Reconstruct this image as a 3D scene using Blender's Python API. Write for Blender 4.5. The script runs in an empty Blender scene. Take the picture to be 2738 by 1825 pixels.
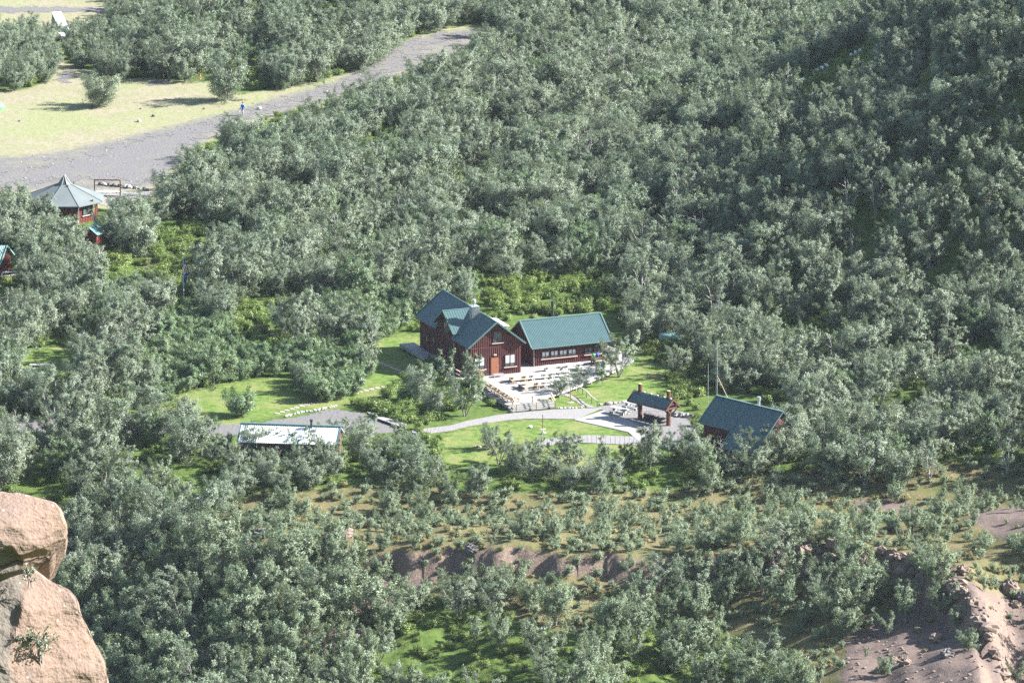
import bpy, math, random
import numpy as np
from mathutils import Vector, Matrix

# ------------------------------------------------------------------ camera, sky, sun, exposure
scene = bpy.context.scene
col = scene.collection
PITCH = math.radians(14.2)
CAM_H = 250.0
CAM_Y = -CAM_H / math.tan(PITCH)
FPX = 22816.0                                   # focal length in photo pixels (2738 wide)
cam_d = bpy.data.cameras.new('camera')
cam_d.sensor_width = 36.0
cam_d.lens = FPX / 2738.0 * 36.0
cam_d.clip_start = 1.0
cam_d.clip_end = 12000.0
cam = bpy.data.objects.new('camera', cam_d)
cam.location = (0, CAM_Y, CAM_H)
cam.rotation_euler = (math.pi / 2 - PITCH, 0, 0)
col.objects.link(cam)
scene.camera = cam

SUN_EL = math.radians(34.0)
SUN_AZ = math.radians(4.0)                      # measured from +x towards +y
sun_dir = Vector((math.cos(SUN_EL) * math.cos(SUN_AZ), math.cos(SUN_EL) * math.sin(SUN_AZ), math.sin(SUN_EL)))
world = bpy.data.worlds.new('World')
scene.world = world
world.use_nodes = True
wn = world.node_tree
for n in list(wn.nodes):
    wn.nodes.remove(n)
sky_n = wn.nodes.new('ShaderNodeTexSky')
sky_n.sky_type = 'NISHITA'
sky_n.sun_disc = False
sky_n.sun_elevation = SUN_EL
sky_n.sun_rotation = math.pi / 2 - SUN_AZ
sky_n.altitude = 300
bg_n = wn.nodes.new('ShaderNodeBackground')
bg_n.inputs['Strength'].default_value = 0.07
wo_n = wn.nodes.new('ShaderNodeOutputWorld')
wn.links.new(sky_n.outputs[0], bg_n.inputs[0])
wn.links.new(bg_n.outputs[0], wo_n.inputs[0])
sun_l = bpy.data.lights.new('sun', 'SUN')
sun_l.energy = 5.0
sun_l.angle = math.radians(0.5)
sun_l.color = (1.0, 0.975, 0.94)
sun_o = bpy.data.objects.new('sun', sun_l)
sun_o.rotation_euler = (-sun_dir).to_track_quat('-Z', 'Y').to_euler()
sun_o.location = (300, 0, 300)
col.objects.link(sun_o)
scene.view_settings.view_transform = 'Standard'
scene.view_settings.look = 'None'
scene.view_settings.exposure = 2.1
scene.view_settings.gamma = 1.0
scene.view_settings.use_curve_mapping = False
scene.cycles.max_bounces = 6
scene.cycles.diffuse_bounces = 2
scene.cycles.transmission_bounces = 3
scene.cycles.use_adaptive_sampling = True
scene.cycles.adaptive_threshold = 0.006
scene.cycles.use_denoising = False
scene.cycles.denoiser = 'OPENIMAGEDENOISE'
scene.cycles.denoising_input_passes = 'RGB_ALBEDO_NORMAL'

random.seed(7)
rng = np.random.default_rng(11)

# ------------------------------------------------------------------ projection helpers (photo pixel <-> place)
_c, _s = math.cos(PITCH), math.sin(PITCH)
CAMP = np.array([0.0, CAM_Y, CAM_H])
FW = np.array([0, _c, -_s])
UPV = np.array([0, _s, _c])


def proj(x, y, z):
    dx, dy, dz = x, y - CAM_Y, z - CAM_H
    d = dy * _c - dz * _s
    return 1369 + FPX * dx / d, 912.5 - FPX * (dy * _s + dz * _c) / d


def ray(px, py):
    return FW + np.array([1.0, 0, 0]) * ((px - 1369) / FPX) + UPV * ((912.5 - py) / FPX)


def at_z(px, py, z=0.0):
    d = ray(px, py)
    return CAMP + d * ((z - CAM_H) / d[2])


def sst(a, b, x):
    t = np.clip((x - a) / (b - a), 0, 1)
    return t * t * (3 - 2 * t)


# ------------------------------------------------------------------ terrain height
_fy = [-80, -20, 39, 84, 105, 135, 172, 300, 700]
_fx = [44, 30, 17, 18, 22, 32, 50, 100, 240]
_cx = [-400, -75, -20, 10, 30, 40, 45, 49, 52.5, 56, 400]
_cy = [-84, -84, -89, -93, -94, -96, -103, -115, -130, -150, -400]
_dx = [-400, -60, -15, 5, 25, 35, 48, 56, 400]
_dd = [2.2, 2.2, 2.4, 2.0, 2.8, 3.8, 3.8, 2.5, 2.0]


def wob(x, y):
    return (np.sin(x * .21 + 1.3 + .9 * np.sin(y * .13)) * .45 + np.sin(y * .27 + x * .11) * .4
            + np.sin(x * .53 - y * .41 + 2) * .22 + np.sin(x * .9 + y * 1.1) * .1)


def H(x, y):
    x = np.asarray(x, float)
    y = np.asarray(y, float)
    xf = np.interp(y, _fy, _fx)
    d = x - xf
    r = (np.sqrt(d * d + 36) + d) * .5 - 36 / (2 * (np.sqrt(d * d + 36) + 60))
    r = np.maximum(r - .25, 0)
    amp = .10 + .49 * sst(-45, 45, y)
    hill = amp * r
    hill = np.where(hill > 60, 60 + (hill - 60) * .5, hill)
    # front ridge
    yc = np.interp(x, _cx, _cy)
    sl = (np.interp(x + 1.5, _cx, _cy) - np.interp(x - 1.5, _cx, _cy)) / 3.0
    t = (yc - y) / np.sqrt(1 + sl * sl)
    t = t + .55 * np.sin(x * .8) + .35 * np.sin(x * 1.9 + 1) + .2 * np.sin(x * 3.7)
    drop = np.interp(x, _dx, _dd)
    gully = -2.6 * sst(-52, -68, y) + 2.2 * sst(-70, -86, y)
    rise = sst(-70, -95, y) * 1.6 * sst(15, 45, x)
    front = gully + rise - drop * sst(-.3, 2.4, t) - np.interp(x, [-400, 22, 36, 400], [.30, .30, .10, .10]) * np.maximum(t - 1.5, 0) \
        - .28 * np.maximum(x - 52, 0) * sst(-95, -110, y) * sst(60, 52, x) - .28 * np.maximum(np.minimum(x, 75) - 60, 0) * sst(-95, -110, y)
    front = front - .36 * np.maximum(0, np.minimum(-26 - x, 45)) * sst(-60, -88, y)
    front = front - .42 * np.maximum(0, -101 - y) * sst(48.5, 54, x)
    front = np.maximum(front, -45 - .02 * np.abs(x))
    # the height the photograph was taken from
    yy = y - CAM_Y
    mtn = np.where(yy < 0, CAM_H - 1.7, CAM_H - 1.7 - yy * .36)
    mtn = np.where(yy > 165, CAM_H - 61.1 - (yy - 165) * .62, mtn)
    front = np.maximum(front, mtn)
    n = wob(x, y)
    m = np.clip(sst(4, 20, d) + sst(-52, -68, y), 0, 1)
    return hill + front + n * m * .8


def ground_pt(px, py):
    """the place on the terrain that the photo shows at px, py"""
    d = ray(px, py)
    t0 = (14.0 + 30 - CAM_H) / d[2]
    P = CAMP + d * t0
    step = 1.5
    tt = t0
    while True:
        Q = CAMP + d * (tt + step)
        if Q[2] < H(Q[0], Q[1]) or tt > 4000:
            break
        tt += step
    lo, hi = tt, tt + step
    for _ in range(24):
        mid = (lo + hi) / 2
        Q = CAMP + d * mid
        if Q[2] < H(Q[0], Q[1]):
            hi = mid
        else:
            lo = mid
    Q = CAMP + d * hi
    return np.array([Q[0], Q[1], float(H(Q[0], Q[1]))])


def in_poly(px, py, poly):
    px = np.asarray(px, float)
    py = np.asarray(py, float)
    ins = np.zeros(np.broadcast(px, py).shape, bool)
    n = len(poly)
    for i in range(n):
        x1, y1 = poly[i]
        x2, y2 = poly[(i + 1) % n]
        if y1 == y2:
            continue
        c = ((y1 > py) != (y2 > py)) & (px < (x2 - x1) * (py - y1) / (y2 - y1) + x1)
        ins ^= c
    return ins


# ------------------------------------------------------------------ materials
def new_mat(name):
    m = bpy.data.materials.new(name)
    m.use_nodes = True
    nt = m.node_tree
    for n in list(nt.nodes):
        nt.nodes.remove(n)
    out = nt.nodes.new('ShaderNodeOutputMaterial')
    return m, nt, out


def N(nt, kind, **kw):
    n = nt.nodes.new(kind)
    for k, v in kw.items():
        if k in n.inputs.keys() if isinstance(k, str) else False:
            n.inputs[k].default_value = v
        else:
            setattr(n, k, v)
    return n


def c4(c):
    return (c[0], c[1], c[2], 1.0)


def mixc(nt, fac, a, b, blend='MIX'):
    n = nt.nodes.new('ShaderNodeMix')
    n.data_type = 'RGBA'
    n.blend_type = blend
    for sock, v in ((n.inputs[0], fac), (n.inputs[6], a), (n.inputs[7], b)):
        if isinstance(v, (int, float)):
            sock.default_value = v
        elif isinstance(v, tuple):
            sock.default_value = c4(v)
        else:
            nt.links.new(v, sock)
    return n.outputs[2]


def math_n(nt, op, a, b=None, clamp=False):
    n = nt.nodes.new('ShaderNodeMath')
    n.operation = op
    n.use_clamp = clamp
    for i, v in enumerate((a, b)):
        if v is None:
            continue
        if isinstance(v, (int, float)):
            n.inputs[i].default_value = v
        else:
            nt.links.new(v, n.inputs[i])
    return n.outputs[0]


def ramp(nt, fac, lo, hi):
    n = nt.nodes.new('ShaderNodeMapRange')
    n.inputs[1].default_value = lo
    n.inputs[2].default_value = hi
    nt.links.new(fac, n.inputs[0])
    return n.outputs[0]


def noise(nt, vec, scale, detail=3, rough=.55):
    n = nt.nodes.new('ShaderNodeTexNoise')
    n.inputs['Scale'].default_value = scale
    n.inputs['Detail'].default_value = detail
    n.inputs['Roughness'].default_value = rough
    if vec is not None:
        nt.links.new(vec, n.inputs['Vector'])
    return n.outputs[0]


def wpos(nt):
    return nt.nodes.new('ShaderNodeNewGeometry').outputs['Position']


def opos(nt):
    return nt.nodes.new('ShaderNodeTexCoord').outputs['Object']


def stretch(nt, vec, sc):
    n = nt.nodes.new('ShaderNodeMapping')
    n.inputs['Scale'].default_value = sc
    nt.links.new(vec, n.inputs['Vector'])
    return n.outputs[0]


def bump(nt, h, strength=.3, dist=.05):
    n = nt.nodes.new('ShaderNodeBump')
    n.inputs['Strength'].default_value = strength
    n.inputs['Distance'].default_value = dist
    nt.links.new(h, n.inputs['Height'])
    return n.outputs[0]


def surf(nt, out, colr, rough=.8, spec=.3, metal=0.0, normal=None):
    p = nt.nodes.new('ShaderNodeBsdfPrincipled')
    if isinstance(colr, tuple):
        p.inputs['Base Color'].default_value = c4(colr)
    else:
        nt.links.new(colr, p.inputs['Base Color'])
    p.inputs['Roughness'].default_value = rough
    p.inputs['Specular IOR Level'].default_value = spec
    p.inputs['Metallic'].default_value = metal
    if normal is not None:
        nt.links.new(normal, p.inputs['Normal'])
    nt.links.new(p.outputs[0], out.inputs[0])
    return p


def simple_mat(name, a, b, scale=2.0, rough=.8, spec=.3, metal=0.0, sc=(1, 1, 1), bmp=.15, local=True):
    """two tones of one colour mixed by stretched noise, with a fine relief"""
    m, nt, out = new_mat(name)
    v = stretch(nt, opos(nt) if local else wpos(nt), sc)
    n1 = noise(nt, v, scale, 4)
    f = ramp(nt, n1, .3, .7)
    c = mixc(nt, f, a, b)
    nb = bump(nt, noise(nt, v, scale * 4, 2), bmp, .02) if bmp else None
    surf(nt, out, c, rough, spec, metal, nb)
    return m


def leaf_mat(name, a, b, tip, trans=.22, worldscale=.05):
    m, nt, out = new_mat(name)
    g = nt.nodes.new('ShaderNodeNewGeometry')
    oi = nt.nodes.new('ShaderNodeObjectInfo')
    big = ramp(nt, noise(nt, g.outputs['Position'], worldscale, 2), .35, .65)
    f = math_n(nt, 'ADD', math_n(nt, 'MULTIPLY', oi.outputs['Random'], .65), math_n(nt, 'MULTIPLY', big, .35))
    base = mixc(nt, f, a, b)
    isl = g.outputs['Random Per Island']
    base = mixc(nt, math_n(nt, 'MULTIPLY', math_n(nt, 'POWER', isl, 2.0), .55), base, tip)
    dark = math_n(nt, 'ADD', .62, math_n(nt, 'MULTIPLY', math_n(nt, 'FRACT', math_n(nt, 'MULTIPLY', isl, 7.13)), .7))
    hsv = nt.nodes.new('ShaderNodeHueSaturation')
    nt.links.new(base, hsv.inputs['Color'])
    nt.links.new(dark, hsv.inputs['Value'])
    p = nt.nodes.new('ShaderNodeBsdfPrincipled')
    nt.links.new(hsv.outputs[0], p.inputs['Base Color'])
    p.inputs['Roughness'].default_value = .5
    p.inputs['Specular IOR Level'].default_value = .35
    tr = nt.nodes.new('ShaderNodeBsdfTranslucent')
    tc = mixc(nt, .5, hsv.outputs[0], (.22, .30, .05))
    nt.links.new(tc, tr.inputs[0])
    mx = nt.nodes.new('ShaderNodeMixShader')
    mx.inputs[0].default_value = trans
    nt.links.new(p.outputs[0], mx.inputs[1])
    nt.links.new(tr.outputs[0], mx.inputs[2])
    nt.links.new(mx.outputs[0], out.inputs[0])
    return m


def bark_mat(name, a, b):
    m, nt, out = new_mat(name)
    v = stretch(nt, opos(nt), (1, 1, 2.5))
    f = ramp(nt, noise(nt, v, 3.0, 4), .42, .6)
    surf(nt, out, mixc(nt, f, a, b), .8, .25)
    return m


M = {}
M['leaf'] = leaf_mat('birch_leaves', (.118, .172, .112), (.198, .235, .160), (.29, .33, .235), .24)
M['leaf_fore'] = leaf_mat('birch_leaves_front', (.142, .200, .118), (.188, .235, .146), (.29, .335, .21), .26)
M['leaf_green'] = leaf_mat('willow_leaves', (.100, .175, .080), (.150, .215, .110), (.23, .28, .16), .26)
M['leaf_bright'] = leaf_mat('undergrowth_leaves', (.085, .165, .030), (.15, .20, .045), (.24, .28, .08), .3)
M['leaf_heath'] = leaf_mat('heath_leaves', (.19, .20, .075), (.25, .20, .10), (.34, .33, .14), .15)
M['bark'] = bark_mat('birch_bark', (.30, .285, .27), (.11, .09, .085))
M['bark_pale'] = bark_mat('bare_birch_wood', (.42, .40, .38), (.24, .21, .20))
M['wall'] = simple_mat('red_brown_boards', (.085, .026, .026), (.125, .040, .038), 3.0, .75, .3, sc=(6, 6, .6))
M['wall_red'] = simple_mat('rust_red_boards', (0.116, 0.025, 0.018), (0.149, 0.039, 0.025), 3.0, .75, .3, sc=(6, 6, .6))
M['roof'] = simple_mat('green_metal_roofing', (.042, .086, .088), (.055, .102, .102), 1.2, .36, .6, bmp=.03)
M['roof_trim'] = simple_mat('green_metal_trim', (0.060, 0.120, 0.112), (0.072, 0.136, 0.128), 1.5, .45, .5, bmp=.03)
M['roof_pale'] = simple_mat('pale_green_metal_roofing', (0.124, 0.248, 0.223), (0.161, 0.279, 0.248), 1.2, .5, .5, bmp=.03)
M['roof_white_and_glare'] = simple_mat('white_metal_and_sun_glare', (0.496, 0.536, 0.544), (0.592, 0.624, 0.624), .8, .45, .5, bmp=.03)  # white metal of the shed; on the lodge dormer, painted sun glare
M['roof_grey'] = simple_mat('grey_roof_felt', (0.098, 0.116, 0.116), (0.123, 0.142, 0.142), .7, .7, .4, bmp=.05)
M['deck'] = simple_mat('weathered_deck_boards', (0.187, 0.181, 0.174), (0.281, 0.274, 0.264), 1.1, .75, .3, sc=(.5, 7, 1), bmp=.2)
M['deck2'] = simple_mat('weathered_walk_boards', (0.162, 0.153, 0.149), (0.225, 0.217, 0.212), 1.3, .8, .3, sc=(6, .6, 1), bmp=.2)
M['wood_tan'] = simple_mat('tan_timber', (.42, .30, .20), (.54, .41, .29), 2.0, .75, .3, sc=(1, 6, 6))
M['wood_pale'] = simple_mat('bleached_timber', (.56, .53, .49), (.70, .67, .63), 2.0, .75, .3, sc=(1, 6, 6))
M['wood_grey'] = simple_mat('grey_weathered_timber', (.25, .25, .235), (.38, .38, .36), 2.0, .8, .3, sc=(1, 6, 6))
M['wood_dark'] = simple_mat('dark_stained_timber', (.075, .040, .030), (.12, .06, .045), 2.0, .7, .3, sc=(4, 4, 1))
M['wood_log'] = simple_mat('red_brown_logs', (0.075, 0.028, 0.018), (0.110, 0.045, 0.030), 3.0, .65, .35, sc=(5, 5, .6))
M['lichen'] = simple_mat('lichen_log_end', (.35, .30, .10), (.40, .38, .20), 4, .9, .2)
M['sill'] = simple_mat('worn_sill', (.42, .32, .27), (.52, .42, .36), 3, .75, .3)
M['frame'] = simple_mat('dark_window_frame', (.045, .018, .018), (.06, .025, .024), 4, .6, .35)
M['door'] = simple_mat('orange_brown_door', (.24, .085, .040), (.30, .11, .055), 1.5, .55, .4, sc=(3, 3, .5))
M['zinc'] = simple_mat('galvanised_metal', (.42, .45, .48), (.56, .59, .62), 2.5, .38, .5, .65, sc=(5, 5, .5), bmp=.05)
M['black_metal'] = simple_mat('black_flue_metal', (.03, .032, .038), (.06, .06, .065), 3, .45, .5, .3)
M['white'] = simple_mat('white_paint', (0.576, 0.584, 0.592), (0.640, 0.648, 0.648), 2, .5, .4, bmp=.03)
M['stone_dark'] = simple_mat('dark_basalt', (.075, .07, .072), (.16, .145, .14), 2.5, .9, .25, bmp=.6)
M['stone_grey'] = simple_mat('grey_stone', (.24, .23, .22), (.40, .38, .36), 3, .9, .25, bmp=.5)
M['stone_white'] = simple_mat('pale_stone', (0.413, 0.413, 0.413), (0.555, 0.555, 0.547), 3, .9, .25, bmp=.4)
M['stone_brown'] = simple_mat('brown_volcanic_rock', (0.145, 0.106, 0.085), (0.230, 0.178, 0.149), 3, .95, .15, bmp=.7)
M['rust'] = simple_mat('rust_brown_steel', (.11, .045, .03), (.16, .07, .045), 4, .8, .3)
M['flagstone'] = simple_mat('brown_flagstone', (.26, .20, .17), (.36, .29, .25), 3, .9, .25, bmp=.4)


def glass_mat():
    m, nt, out = new_mat('window_glass')
    v = opos(nt)
    f = ramp(nt, noise(nt, v, 1.3, 2), .35, .65)
    c = mixc(nt, f, (.035, .05, .05), (.09, .12, .11))
    surf(nt, out, c, .06, .7)
    return m


M['glass'] = glass_mat()
M['curtain'] = simple_mat('pale_curtain_behind_glass', (.42, .45, .46), (.62, .64, .64), 2.2, .25, .5, sc=(1, 1, .4), bmp=0)


def ground_mat():
    m, nt, out = new_mat('valley_ground')
    p = wpos(nt)
    a = nt.nodes.new('ShaderNodeVertexColor')
    a.layer_name = 'zone'
    b = nt.nodes.new('ShaderNodeVertexColor')
    b.layer_name = 'zone_b'
    sa = nt.nodes.new('ShaderNodeSeparateColor')
    sb = nt.nodes.new('ShaderNodeSeparateColor')
    nt.links.new(a.outputs[0], sa.inputs[0])
    nt.links.new(b.outputs[0], sb.inputs[0])
    n1 = noise(nt, p, .22, 5, .65)
    n2 = noise(nt, p, 1.1, 4, .65)
    n3 = noise(nt, p, 5.0, 3, .7)
    nn = math_n(nt, 'ADD', math_n(nt, 'MULTIPLY', n1, .5), math_n(nt, 'MULTIPLY', n2, .5))
    forest = mixc(nt, ramp(nt, n2, .35, .65), (0.034, 0.071, 0.013), (0.090, 0.135, 0.026))
    forest = mixc(nt, ramp(nt, n3, .5, .75), forest, (.10, .09, .045))
    n0 = noise(nt, p, .07, 4, .6)
    field = mixc(nt, ramp(nt, n1, .38, .62), (0.200, 0.187, 0.121), (0.242, 0.208, 0.157))
    field = mixc(nt, math_n(nt, 'MULTIPLY', ramp(nt, n0, .42, .58), .8), field, (.195, .210, .105))
    field = mixc(nt, math_n(nt, 'MULTIPLY', ramp(nt, n2, .48, .62), .7), field, (.155, .180, .070))
    field = mixc(nt, math_n(nt, 'MULTIPLY', ramp(nt, n3, .52, .7), .55), field, (.135, .120, .070))
    lawn = mixc(nt, ramp(nt, n2, .40, .60), (.062, .118, .020), (.125, .170, .042))
    lawn = mixc(nt, math_n(nt, 'MULTIPLY', ramp(nt, n1, .46, .62), .75), lawn, (.185, .185, .072))
    lawn = mixc(nt, math_n(nt, 'MULTIPLY', ramp(nt, n3, .5, .68), .6), lawn, (.042, .085, .016))
    lawn = mixc(nt, math_n(nt, 'MULTIPLY', ramp(nt, n0, .52, .68), .5), lawn, (.150, .135, .065))
    gravel = mixc(nt, ramp(nt, n3, .35, .65), (0.085, 0.082, 0.082), (0.157, 0.151, 0.150))
    gravel = mixc(nt, math_n(nt, 'MULTIPLY', ramp(nt, n1, .46, .64), .75), gravel, (.185, .172, .125))
    gravel = mixc(nt, math_n(nt, 'MULTIPLY', ramp(nt, n2, .52, .7), .5), gravel, (.150, .160, .085))
    soil = mixc(nt, ramp(nt, n2, .3, .7), (0.085, 0.064, 0.058), (0.145, 0.111, 0.095))
    soil = mixc(nt, math_n(nt, 'MULTIPLY', ramp(nt, n3, .45, .75), .6), soil, (0.187, 0.140, 0.111))
    moss = mixc(nt, ramp(nt, n2, .35, .65), (.105, .105, .036), (.155, .130, .070))
    moss = mixc(nt, ramp(nt, n3, .48, .68), moss, (.095, .066, .050))
    moss = mixc(nt, math_n(nt, 'MULTIPLY', ramp(nt, n1, .45, .7), .7), moss, (.070, .092, .028))

    def soft(ch):
        v = math_n(nt, 'ADD', ch, math_n(nt, 'MULTIPLY', math_n(nt, 'SUBTRACT', nn, .5), 1.9))
        return ramp(nt, v, .32, .66)

    c = mixc(nt, soft(sb.outputs[1]), forest, moss)
    c = mixc(nt, soft(sa.outputs[0]), c, field)
    c = mixc(nt, soft(sa.outputs[1]), c, lawn)
    c = mixc(nt, soft(sa.outputs[2]), c, gravel)
    c = mixc(nt, soft(sb.outputs[0]), c, soil)
    # steep ground is bare rock
    sl = nt.nodes.new('ShaderNodeSeparateXYZ')
    g = nt.nodes.new('ShaderNodeNewGeometry')
    nt.links.new(g.outputs['True Normal'], sl.inputs[0])
    steep = ramp(nt, math_n(nt, 'ADD', sl.outputs[2], math_n(nt, 'MULTIPLY', math_n(nt, 'SUBTRACT', n2, .5), .25)), .80, .70)
    rock = mixc(nt, ramp(nt, n3, .35, .65), (.10, .08, .07), (.21, .15, .115))
    c = mixc(nt, steep, c, rock)
    h = math_n(nt, 'ADD', math_n(nt, 'MULTIPLY', n3, .5), n2)
    surf(nt, out, c, .95, .12, normal=bump(nt, h, .55, .22))
    return m


M['ground'] = ground_mat()


def gravel_mat(name, a, b, cc):
    m, nt, out = new_mat(name)
    p = wpos(nt)
    n1 = noise(nt, p, .3, 5, .65)
    n3 = noise(nt, p, 7.0, 3, .8)
    vo = nt.nodes.new('ShaderNodeTexVoronoi')
    vo.inputs['Scale'].default_value = 3.2
    nt.links.new(p, vo.inputs['Vector'])
    c = mixc(nt, ramp(nt, n3, .3, .7), a, b)
    c = mixc(nt, math_n(nt, 'MULTIPLY', ramp(nt, n1, .5, .7), .7), c, cc)
    c = mixc(nt, math_n(nt, 'MULTIPLY', ramp(nt, vo.outputs['Distance'], .16, .06), .7), c, (.075, .072, .08))
    surf(nt, out, c, .95, .15, normal=bump(nt, math_n(nt, 'ADD', n3, vo.outputs['Distance']), .6, .08))
    return m


M['gravel'] = gravel_mat('grey_gravel', (0.089, 0.086, 0.087), (0.162, 0.156, 0.156), (0.153, 0.143, 0.111))
M['path_pale'] = gravel_mat('pale_path_gravel', (0.186, 0.172, 0.158), (0.242, 0.228, 0.210), (0.177, 0.158, 0.130))
M['path_soil'] = gravel_mat('trodden_soil', (0.128, 0.096, 0.075), (0.191, 0.151, 0.122), (0.174, 0.151, 0.093))
M['paving'] = gravel_mat('grey_paving', (0.138, 0.131, 0.133), (0.187, 0.178, 0.178), (0.162, 0.153, 0.153))

# ------------------------------------------------------------------ mesh building helpers


class MB:
    def __init__(self):
        self.v, self.f, self.m = [], [], []

    def add(self, vs, fs, mi=0):
        o = len(self.v)
        self.v.extend([tuple(map(float, p)) for p in vs])
        for f in fs:
            self.f.append(tuple(i + o for i in f))
            self.m.append(mi)
        return self

    def box(self, x0, x1, y0, y1, z0, z1, mi=0):
        vs = [(x0, y0, z0), (x1, y0, z0), (x1, y1, z0), (x0, y1, z0), (x0, y0, z1), (x1, y0, z1), (x1, y1, z1), (x0, y1, z1)]
        return self.add(vs, [(0, 3, 2, 1), (4, 5, 6, 7), (0, 1, 5, 4), (1, 2, 6, 5), (2, 3, 7, 6), (3, 0, 4, 7)], mi)

    def beam(self, p, q, w, h, mi=0, up=(0, 0, 1)):
        p, q = Vector(p), Vector(q)
        d = (q - p).normalized()
        s = d.cross(Vector(up))
        if s.length < 1e-4:
            s = d.cross(Vector((1, 0, 0)))
        s.normalize()
        u = s.cross(d).normalized()
        vs = []
        for e in (p, q):
            for a, b in ((-1, -1), (1, -1), (1, 1), (-1, 1)):
                vs.append(e + s * (a * w / 2) + u * (b * h / 2))
        return self.add(vs, [(0, 3, 2, 1), (4, 5, 6, 7), (0, 1, 5, 4), (1, 2, 6, 5), (2, 3, 7, 6), (3, 0, 4, 7)], mi)

    def tube(self, pts, rads, n=6, mi=0, cap=True):
        pts = [Vector(p) for p in pts]
        if isinstance(rads, (int, float)):
            rads = [rads] * len(pts)
        vs, fs = [], []
        for i, p in enumerate(pts):
            d = (pts[min(i + 1, len(pts) - 1)] - pts[max(i - 1, 0)])
            d = d.normalized() if d.length > 1e-6 else Vector((0, 0, 1))
            s = d.cross(Vector((.31, .95, .1)))
            s.normalize()
            u = s.cross(d)
            for k in range(n):
                an = 2 * math.pi * k / n
                vs.append(p + (s * math.cos(an) + u * math.sin(an)) * rads[i])
        for i in range(len(pts) - 1):
            for k in range(n):
                a, b = i * n + k, i * n + (k + 1) % n
                fs.append((a, b, b + n, a + n))
        if cap:
            fs.append(tuple(range(n))[::-1])
            fs.append(tuple(range((len(pts) - 1) * n, len(pts) * n)))
        return self.add(vs, fs, mi)

    def prism(self, poly, z0, z1, mi=0):
        n = len(poly)
        ar = sum(poly[i][0] * poly[(i + 1) % n][1] - poly[(i + 1) % n][0] * poly[i][1] for i in range(n))
        if ar < 0:
            poly = poly[::-1]
        vs = [(p[0], p[1], z0) for p in poly] + [(p[0], p[1], z1) for p in poly]
        fs = [tuple(range(n))[::-1], tuple(range(n, 2 * n))]
        for i in range(n):
            j = (i + 1) % n
            fs.append((i, j, j + n, i + n))
        return self.add(vs, fs, mi)

    def mesh(self, name, mats, smooth=False):
        me = bpy.data.meshes.new(name)
        me.from_pydata(self.v, [], self.f)
        for mt in (mats if isinstance(mats, (list, tuple)) else [mats]):
            me.materials.append(M[mt] if isinstance(mt, str) else mt)
        if max(self.m, default=0):
            me.polygons.foreach_set('material_index', self.m)
        if smooth:
            me.polygons.foreach_set('use_smooth', [True] * len(me.polygons))
        me.update()
        return me

    def build(self, name, mats, parent=None, smooth=False, loc=None, rz=0):
        o = bpy.data.objects.new(name, self.mesh(name, mats, smooth))
        col.objects.link(o)
        if parent is not None:
            o.parent = parent
        if loc is not None:
            o.location = loc
        if rz:
            o.rotation_euler = (0, 0, rz)
        return o


def tag(o, label=None, cat=None, group=None, kind=None):
    if label:
        o['label'] = label
    if cat:
        o['category'] = cat
    if group:
        o['group'] = group
    if kind:
        o['kind'] = kind
    return o


def thing(name, loc, rz=0.0, label=None, cat=None, group=None):
    o = bpy.data.objects.new(name, None)
    o.empty_display_size = .3
    col.objects.link(o)
    o.location = tuple(float(c) for c in loc)
    o.rotation_euler = (0, 0, rz)
    return tag(o, label, cat, group)


def copy_tree(o, parent=None):
    c = o.copy()
    col.objects.link(c)
    c.parent = parent
    for ch in o.children:
        copy_tree(ch, c)
    return c


# ------------------------------------------------------------------ ground zones (photo outlines of the clearings)
Z_FIELD = [[(-200, -200), (345, -200), (330, 30), (280, 80), (160, 112), (150, 160), (300, 205), (580, 222), (640, 255), (750, 235), (880, 210), (1010, 172), (1060, 125),
            (1125, 92), (1240, 65), (1330, 72), (1330, 100), (1080, 205), (960, 250), (740, 310), (600, 355), (500, 420), (480, 520), (350, 560), (-200, 560), (-200, 245), (60, 240),
            (140, 215), (140, 100), (-200, 95)],
           [(1000, -200), (1340, -200), (1340, 10), (1180, 35), (1060, 20)]]
Z_LAWN = [[(420, 1085), (560, 1030), (760, 1005), (990, 985), (985, 900), (1100, 890), (1140, 930), (1150, 960), (1060, 1030), (960, 1075), (900, 1085),
           (820, 1100), (700, 1120), (520, 1160), (440, 1130)],
          [(1195, 1160), (1330, 1128), (1471, 1120), (1535, 1122), (1680, 1156), (1640, 1168), (1520, 1166), (1450, 1178), (1440, 1260), (1180, 1250)],
          [(1456, 1060), (1500, 1040), (1600, 1005), (1700, 950), (1780, 990), (1800, 1060), (1600, 1095), (1480, 1095)],
          [(1480, 1185), (1700, 1188), (1700, 1260), (1440, 1260)],
          [(20, 960), (120, 925), (190, 930), (190, 1010), (110, 1030), (30, 1010)]]
Z_SOIL = [[(925, 1585), (1010, 1530), (1090, 1518), (1190, 1538), (1110, 1600), (960, 1655)], [(870, 1680), (960, 1650), (990, 1720), (900, 1790), (860, 1740)],
          [(2260, 1700), (2420, 1620), (2450, 1500), (2540, 1505), (2640, 1590), (2740, 1610), (2900, 1640), (2900, 1900), (2250, 1900)],
          [(2590, 1370), (2738, 1350), (2900, 1370), (2900, 1470), (2680, 1440), (2600, 1400)], [(2240, 1330), (2440, 1340), (2450, 1380), (2280, 1365)]]
Z_MOSS = [[(500, 1400), (700, 1310), (1000, 1295), (1350, 1320), (1800, 1310), (2000, 1280), (2300, 1240), (2900, 1240), (2900, 1900), (2200, 1900), (2000, 1700), (1700, 1640), (1500, 1700), (1300, 1620),
           (1000, 1560), (860, 1800), (700, 1600), (500, 1480)]]
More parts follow.
